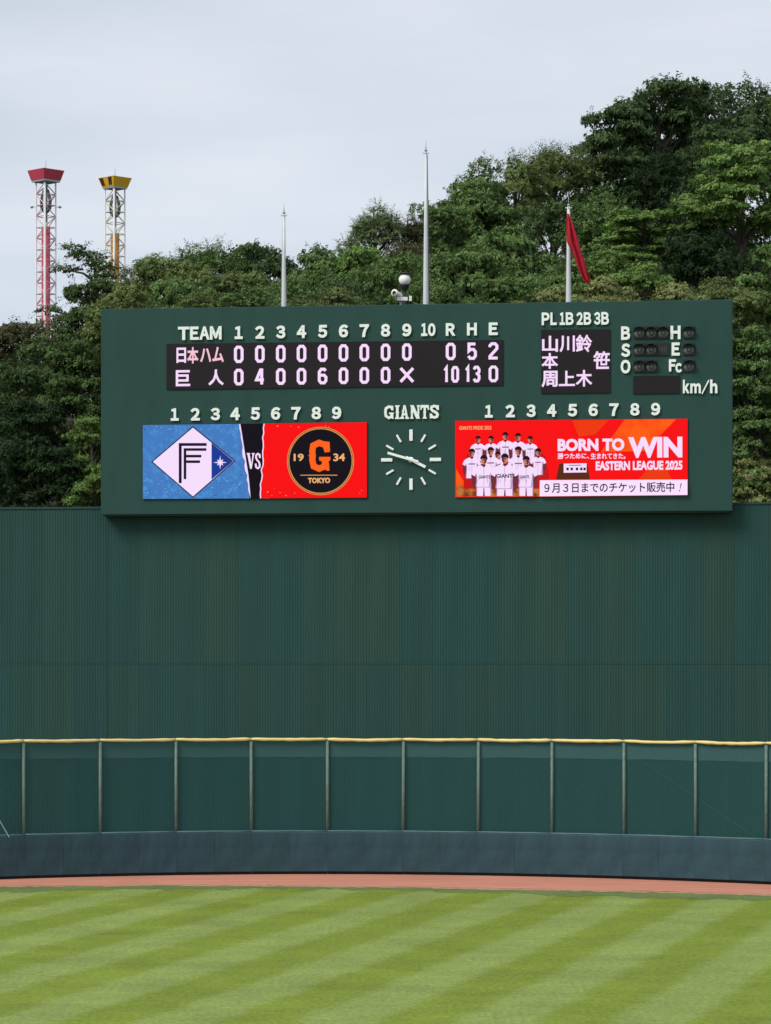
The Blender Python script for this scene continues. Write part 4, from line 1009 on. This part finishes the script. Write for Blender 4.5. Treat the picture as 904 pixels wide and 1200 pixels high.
def make_tree(kind, seed):
    """crown radius 3 m, crown top at z = 0, so the crown hangs from the origin; returns (crown mesh, limb end points)"""
    global RNG
    RNG = np.random.default_rng(seed); rr = random.Random(seed)
    lob = []; R = 3.0
    if kind == 'broad':      # domed crown, medium clumps
        H = 4.6; nl, lr, fl_, npl, ls_ = 34, (0.75, 1.35), .60, 560, .20; spr = 260
        for i in range(nl):
            d = np.array([rr.gauss(0, 1), rr.gauss(0, 1), rr.gauss(0.25, .8)]); d /= np.linalg.norm(d); k = rr.uniform(.55, .92)
            lob.append((np.array([d[0] * R * k, d[1] * R * k, -H * .5 + d[2] * H * .5 * k]), rr.uniform(*lr)))
    elif kind == 'dense':    # dark, finer, irregular
        H = 5.4; nl, lr, fl_, npl, ls_ = 50, (0.5, 1.1), .66, 520, .17; spr = 420
        for i in range(nl):
            d = np.array([rr.gauss(0, 1), rr.gauss(0, 1), rr.gauss(0.1, .9)]); d /= np.linalg.norm(d); k = rr.uniform(.45, 1.0)
            lob.append((np.array([d[0] * R * k, d[1] * R * k, -H * .5 + d[2] * H * .46 * k]), rr.uniform(*lr)))
    elif kind == 'layered':  # flat spreading tiers with shade between them
        H = 4.6; fl_, npl, ls_ = .42, 600, .20; spr = 260
        for t in range(6):
            zt = -0.35 - t * .78; rt = R * (0.45 + .13 * t) * (1 if t < 5 else .8)
            for i in range(4 + int(1.4 * t)):
                a = rr.uniform(0, 6.28); k = rr.uniform(.25, 1) ** .6
                lob.append((np.array([math.cos(a) * rt * k, math.sin(a) * rt * k, zt - k * .5 + rr.uniform(-.22, .22)]), rr.uniform(.6, 1.0)))
    elif kind == 'feather':  # upright sprays, jagged outline
        H = 5.0; nl, lr, fl_, npl, ls_ = 42, (0.40, .95), .7, 420, .16; spr = 900
        for i in range(nl):
            d = np.array([rr.gauss(0, 1), rr.gauss(0, 1), rr.gauss(0.3, .9)]); d /= np.linalg.norm(d); k = rr.uniform(.5, .95)
            lob.append((np.array([d[0] * R * k, d[1] * R * k, -H * .5 + d[2] * H * .46 * k]), rr.uniform(*lr)))
    elif kind == 'sparse':   # thin see-through crown
        H = 5.0; nl, fl_, npl, ls_ = 36, .6, 150, .17; spr = 520
        for i in range(nl):
            d = np.array([rr.gauss(0, 1), rr.gauss(0, 1), rr.gauss(0.5, .7)]); d /= np.linalg.norm(d); k = rr.uniform(.4, 1.0)
            lob.append((np.array([d[0] * R * k * .9, d[1] * R * k * .9, -H * .5 + d[2] * H * .5 * k]), rr.uniform(.28, .5)))
    elif kind == 'pine':     # horizontal pads on bare limbs
        H = 6.0; fl_, npl, ls_ = .34, 420, .15; spr = 330
        for t in range(9):
            zt = -.3 - t * .64; rt = R * (.42 + .085 * t)
            for i in range(3 + (t > 2) * 2 + (t > 5) * 2):
                a = rr.uniform(0, 6.28); k = rr.uniform(.45, 1.05)
                lob.append((np.array([math.cos(a) * rt * k, math.sin(a) * rt * k, zt + .18 * k + rr.uniform(-.15, .15)]), rr.uniform(.42, .78)))
    elif kind == 'mound':    # low mounding shrub mass
        H = 3.2; nl, lr, fl_, npl, ls_ = 44, (.45, .95), .6, 600, .16; spr = 160
        for i in range(nl):
            d = np.array([rr.gauss(0, 1), rr.gauss(0, 1), abs(rr.gauss(0.1, .8))]); d /= np.linalg.norm(d); k = rr.uniform(.7, 1.0)
            lob.append((np.array([d[0] * R * k, d[1] * R * k, -H + d[2] * H * .85 * k]), rr.uniform(*lr)))
    PP, NN, DD, LL, TT = [], [], [], [], []
    for c, r_ in lob:
        P, n_, d_, l_ = lobe_leaves(c, r_, fl_, int(npl * (r_ / .8) ** 2 + 20), ls_)
        PP.append(P); NN.append(n_); DD.append(d_); LL.append(l_)
        TT.append(np.clip(np.repeat(RNG.normal(.5 + rr.uniform(-.2, .2), .17, len(P) // GRP), GRP) + RNG.normal(0, .06, len(P)), 0, 1))
    for i in range(spr):
        c, r_ = lob[rr.randrange(len(lob))]; d = np.array([rr.gauss(0, 1), rr.gauss(0, 1), rr.gauss(.5, .7)]); d /= np.linalg.norm(d)
        if kind in ('feather', 'sparse'): d[2] = abs(d[2]) * 1.2 + .2
        s_ = c + d * np.array([1, 1, fl_]) * r_ * .8
        P, n_, d_, l_ = spray(s_, d, rr.uniform(.35, .8) * (1.35 if kind in ('feather', 'sparse') else 1), 16, ls_ * .95)
        PP.append(P); NN.append(n_); DD.append(d_); LL.append(l_); TT.append(np.clip(RNG.normal(.6, .15, len(P)), 0, 1))
    C, Nr, Dd, Ln, tn = map(np.concatenate, (PP, NN, DD, LL, TT))
    C[:, 2] -= np.percentile(C[:, 2], 99.7)
    me = leaves_mesh('crown', C, Nr, Dd, Ln, Ln * .5, tn)
    off = np.percentile(np.concatenate(PP)[:, 2], 99.7)
    ends = [(c[0], c[1], c[2] - off, r_) for c, r_ in lob]
    # trunk mesh: from z = -H-7 up, limbs to the clumps
    g = MB(); zb = -H * (1.0 if kind != 'mound' else .9); bend = [rr.uniform(-.35, .35) for _ in range(4)]
    tp = [(bend[0] * .3, bend[1] * .3, zb - 9), (bend[0] * .5, bend[1], zb - 4), (bend[2] * .6, bend[3] * .6, zb + .4), (0, 0, -H * .35), (0, 0, -.5)]
    g.tube(tp, [.30, .24, .19, .11, .03], 8)
    nlimb = {'sparse': 40, 'pine': 40, 'feather': 34}.get(kind, 22)
    for i in range(min(nlimb, len(ends))):
        e = ends[i]; zs = max(zb - .6, min(-.6, e[2] - .25 * math.hypot(e[0], e[1]) - .2)); s0 = (0, 0, zs) if kind == 'pine' else (bend[2] * .3, bend[3] * .3, max(zb - .8, e[2] - 1.3 * math.hypot(e[0], e[1]) * .5 - .6))
        mid = ((s0[0] + e[0]) * .5 + rr.uniform(-.15, .15), (s0[1] + e[1]) * .5 + rr.uniform(-.15, .15), (s0[2] + e[2]) * .5 + (.12 if kind == 'pine' else rr.uniform(-.2, .1)))
        g.tube([s0, mid, (e[0], e[1], e[2])], [.085, .05, .02], 5, cap=False)
        if kind in ('sparse', 'feather'):
            for q_ in range(2):
                g.tube([(e[0], e[1], e[2] - .1), (e[0] + rr.uniform(-.5, .5), e[1] + rr.uniform(-.5, .5), e[2] + rr.uniform(.3, 1.0))], [.018, .006], 4, cap=False)
    tm = g.mesh('trunk', True); tm.materials.append(M['bark'])
    return me, tm
KINDS = {}
for kd, seeds in (('broad', (1, 2)), ('dense', (3, 4)), ('layered', (5, 6)), ('feather', (7, 8)), ('sparse', (9,)), ('pine', (10,)), ('mound', (12, 13))):
    KINDS[kd] = [make_tree(kd, s) for s in seeds]
_cnt = {}
def tree(kind, px, ytop, hw, Y, col, label, zs=1.0, name=None, cat='tree', group=None):
    i = _cnt.get(kind, 0); _cnt[kind] = i + 1; cm, tm = KINDS[kind][i % len(KINDS[kind])]
    big = 1.12 if kind in ('sparse', 'pine') else 1.28
    if kind not in ('sparse', 'pine', 'mound'): zs = zs * 1.25
    p = at(px, ytop, Y); R = hw * big * Y / F; sc = R / 3.0; z0 = hill(p.x, Y) - .3
    root = thing(name or {'pine': 'pine_tree', 'mound': 'shrub'}.get(kind, 'broadleaf_tree'), (p.x, Y, z0), 0, label, cat, group)
    rz = random.Random(int(px * 7 + ytop)).uniform(0, 6.28)
    for nm, me in (('crown', cm), ('trunk', tm)):
        o = bpy.data.objects.new(nm, me); COL.objects.link(o); o.parent = root; o.location = (0, 0, p.z - z0)
        o.rotation_euler = (0, 0, rz); o.scale = (sc, sc, sc * zs); o.color = tuple(col) + (1,)
    return root
GR = 'trees on the wooded slope'; GS = 'shrubs on the wooded slope'
DK = (.028, .052, .020); DK2 = (.068, .108, .040); MD = (.112, .182, .056); BR = (.145, .235, .062); OL = (.135, .178, .058); YL = (.215, .245, .090); RD = (.088, .090, .042)  # DK puts the shade of hollows and between lit tiers into the leaves
exec_trees = [
 # skyline, right to left
 ('feather', 905, 100, 62, 168, OL, 'olive tree at the top right corner, right of the big dark tree'),
 ('dense', 848, 92, 60, 166, DK2, 'tallest dark tree on the ridge, just left of the top right corner'),
 ('layered', 772, 97, 66, 162, DK2, 'big dark tree with feathery top and sky showing through its crown'),
 ('layered', 722, 128, 46, 160, DK2, 'dark tree reaching left over the ridge above the red flag'),
 ('feather', 770, 172, 46, 158, DK, 'dark crown hanging below the feathery ridge tree'),
 ('dense', 846, 150, 44, 158, DK2, 'grey green crown behind the bright vine covered tree'),
 ('feather', 645, 168, 44, 158, OL, 'olive green tree with spiky tips above and left of the red flag'),
 ('dense', 604, 186, 46, 156, OL, 'rounded olive tree on the ridge right of the tall middle flagpole'),
 ('broad', 556, 206, 44, 152, MD, 'mid green tree on the ridge beside the top of the middle flagpole'),
 ('dense', 520, 240, 36, 148, MD, 'green crown immediately right of the middle flagpole'),
 ('feather', 438, 236, 30, 146, (.15, .20, .08), 'thin sparse tree with sky between its twigs, left of the middle flagpole'),
 ('sparse', 478, 250, 30, 147, RD, 'thin reddish brown tree touching the middle flagpole'),
 ('dense', 486, 282, 34, 142, RD, 'brownish dark crown behind the middle flagpole'),
 ('broad', 418, 292, 42, 140, BR, 'bright green tree left of the globe lamp'),
 ('broad', 378, 292, 44, 142, MD, 'rounded green tree just right of the short left flagpole'),
 ('layered', 305, 288, 50, 146, DK2, 'dark flat topped tree behind the short left flagpole'),
 ('feather', 246, 284, 46, 144, MD, 'green tree with loose twigs left of the dark flat topped tree'),
 ('broad', 196, 302, 44, 140, OL, 'olive green tree between the yellow drop tower and the loose twigged tree'),
 ('sparse', 170, 300, 34, 141, OL, 'thin olive tree at the foot of the yellow capped tower'),
 ('pine', 112, 288, 72, 132, (.072, .115, .038), 'dark pine with spreading pads in front of the yellow capped tower'),
 ('layered', 114, 330, 44, 130, (.072, .115, .038), 'dark tree below the pine, beside the red capped tower'),
 ('dense', 16, 376, 54, 136, RD, 'brownish tree on the skyline at the left edge'),
 ('dense', 66, 396, 34, 134, DK2, 'low dark tree hiding the foot of the red capped tower'),
 # middle band
 ('broad', 596, 268, 62, 140, MD, 'large rounded bright tree right of the middle flagpole'),
 ('broad', 540, 292, 52, 136, MD, 'green tree overlapping the foot of the middle flagpole on its right'),
 ('dense', 650, 240, 48, 150, DK2, 'shaded tree directly behind the red flag'),
 ('feather', 712, 218, 52, 148, MD, 'fresh green tree right of the red flag pole tip'),
 ('dense', 790, 222, 66, 150, DK, 'shadowy dark tree in the hollow below the big ridge tree'),
 ('layered', 872, 166, 60, 138, BR, 'bright yellow green vine covered tree at the right, above the dark hollow', .72),
 ('layered', 755, 246, 50, 140, BR, 'bright leafy spur stretching left from the vine covered tree', .55),
 ('broad', 660, 316, 46, 128, MD, 'green tree whose top stands behind the foot of the flag pole'),
 ('dense', 690, 300, 44, 132, DK2, 'dim tree behind the hanging tip of the red flag'),
 ('dense', 825, 268, 60, 136, DK, 'black looking tree deep in the hollow at the right'),
 ('dense', 462, 300, 36, 130, MD, 'leafy tree behind the globe lamp'),
 ('dense', 350, 318, 40, 126, MD, 'green bush like tree right beside the short flagpole foot'),
 ('dense', 270, 318, 44, 128, OL, 'low olive tree left of the short flagpole foot'),
 ('dense', 410, 326, 40, 124, DK2, 'dark low tree peeping over the scoreboard left of the globe lamp'),
 ('broad', 212, 330, 44, 124, MD, 'mid green tree top just over the scoreboard numerals 1 and TEAM'),
 ('broad', 150, 336, 40, 122, OL, 'olive tree top over the left corner of the scoreboard'),
 ('dense', 590, 322, 48, 124, MD, 'green tree top over the scoreboard between middle and right flagpole'),
 ('dense', 520, 330, 40, 122, MD, 'low green tree right behind the foot of the middle flagpole'),
 # left of the board, top to bottom; lit and shaded tiers by leaf colour
 ('layered', 96, 400, 48, 124, (.07, .115, .036), 'leafy tree with lit tips touching the upper left corner of the scoreboard'),
 ('dense', 22, 428, 50, 128, DK2, 'dim tree under the brownish one at the left edge'),
 ('layered', 38, 468, 48, 122, DK, 'shaded grey green tree halfway down left of the scoreboard'),
 ('layered', 108, 490, 32, 119, BR, 'green tier of foliage against the scoreboard beside its lower numerals'),
 ('dense', 14, 510, 44, 120, DK, 'almost black tree low at the left edge over the wall'),
 ('layered', 68, 524, 42, 118.5, DK, 'dark tree over the wall, left of the blue screen'),
 ('layered', 112, 556, 30, 117, BR, 'lowest green clump in the corner between wall top and scoreboard'),
 # right of the board, top to bottom
 ('layered', 910, 290, 46, 124, MD, 'bright leafy tree hanging over the upper right corner of the scoreboard'),
 ('dense', 880, 348, 40, 124, MD, 'green tree beside the upper right corner of the scoreboard'),
 ('layered', 886, 384, 44, 119, MD, 'tree with bright tiers right of the H and E lamps'),
 ('dense', 890, 440, 40, 120, DK2, 'dark tree right of the km/h lettering'),
 ('layered', 890, 478, 42, 118, MD, 'green tree right of the red advertisement screen'),
 ('layered', 888, 538, 36, 117, YL, 'yellowish clump over the wall at the lower right of the scoreboard'),
]
for t in exec_trees: tree(*t, group=GR)
for t in [
 ('mound', 690, 326, 46, 121, YL, 'yellowish flowering shrub directly behind the flag pole foot'),
 ('mound', 725, 296, 52, 128, BR, 'light green mounded shrub right of the red flag'),
 ('mound', 770, 334, 52, 119, YL, 'pale yellow shrub just over the lettering of the right scoreboard half'),
 ('mound', 838, 326, 52, 121, OL, 'olive mounded shrub near the right end of the scoreboard top'),
 ('mound', 640, 338, 40, 119, YL, 'small yellowish shrub left of the flag pole foot'),
 ('mound', 300, 340, 44, 119, MD, 'low green shrub at the foot of the short flagpole'),
 ('mound', 380, 338, 38, 119, OL, 'low shrub between the short flagpole and the globe lamp'),
 ('mound', 240, 345, 40, 118, OL, 'low olive shrub barely rising over the left scoreboard half'),
]: tree(*t, cat='shrub', group=GS)

# undergrowth on the slope: uncountable
RNG = np.random.default_rng(5); rr = random.Random(21); A_, B_, C_, D_, T_ = [], [], [], [], []
for _ in range(1150):
    x = rr.uniform(-34, 34); y = 114 + 56 * rr.random() ** 0.9; r_ = rr.uniform(.8, 1.9)
    c = np.array([x, y, hill(x, y) + rr.uniform(.2, 1.5)])
    P, n_, d_, l_ = lobe_leaves(c, r_, .62, 108, .26); A_.append(P); B_.append(n_); C_.append(d_); D_.append(l_)
    T_.append(np.clip(RNG.normal(rr.uniform(.2, .75), .15, len(P)), 0, 1))
A_, B_, C_, D_, T_ = map(np.concatenate, (A_, B_, C_, D_, T_))
ug = leaves_mesh('undergrowth', A_, B_, C_, D_, D_ * .5, T_)
uo = link('undergrowth', ug); uo.color = (.028, .046, .018, 1); tag(uo, 'dark leafy undergrowth covering the slope between the trees', 'undergrowth', kind='stuff')  # near-black leaf colour stands in for deep shade between the trees
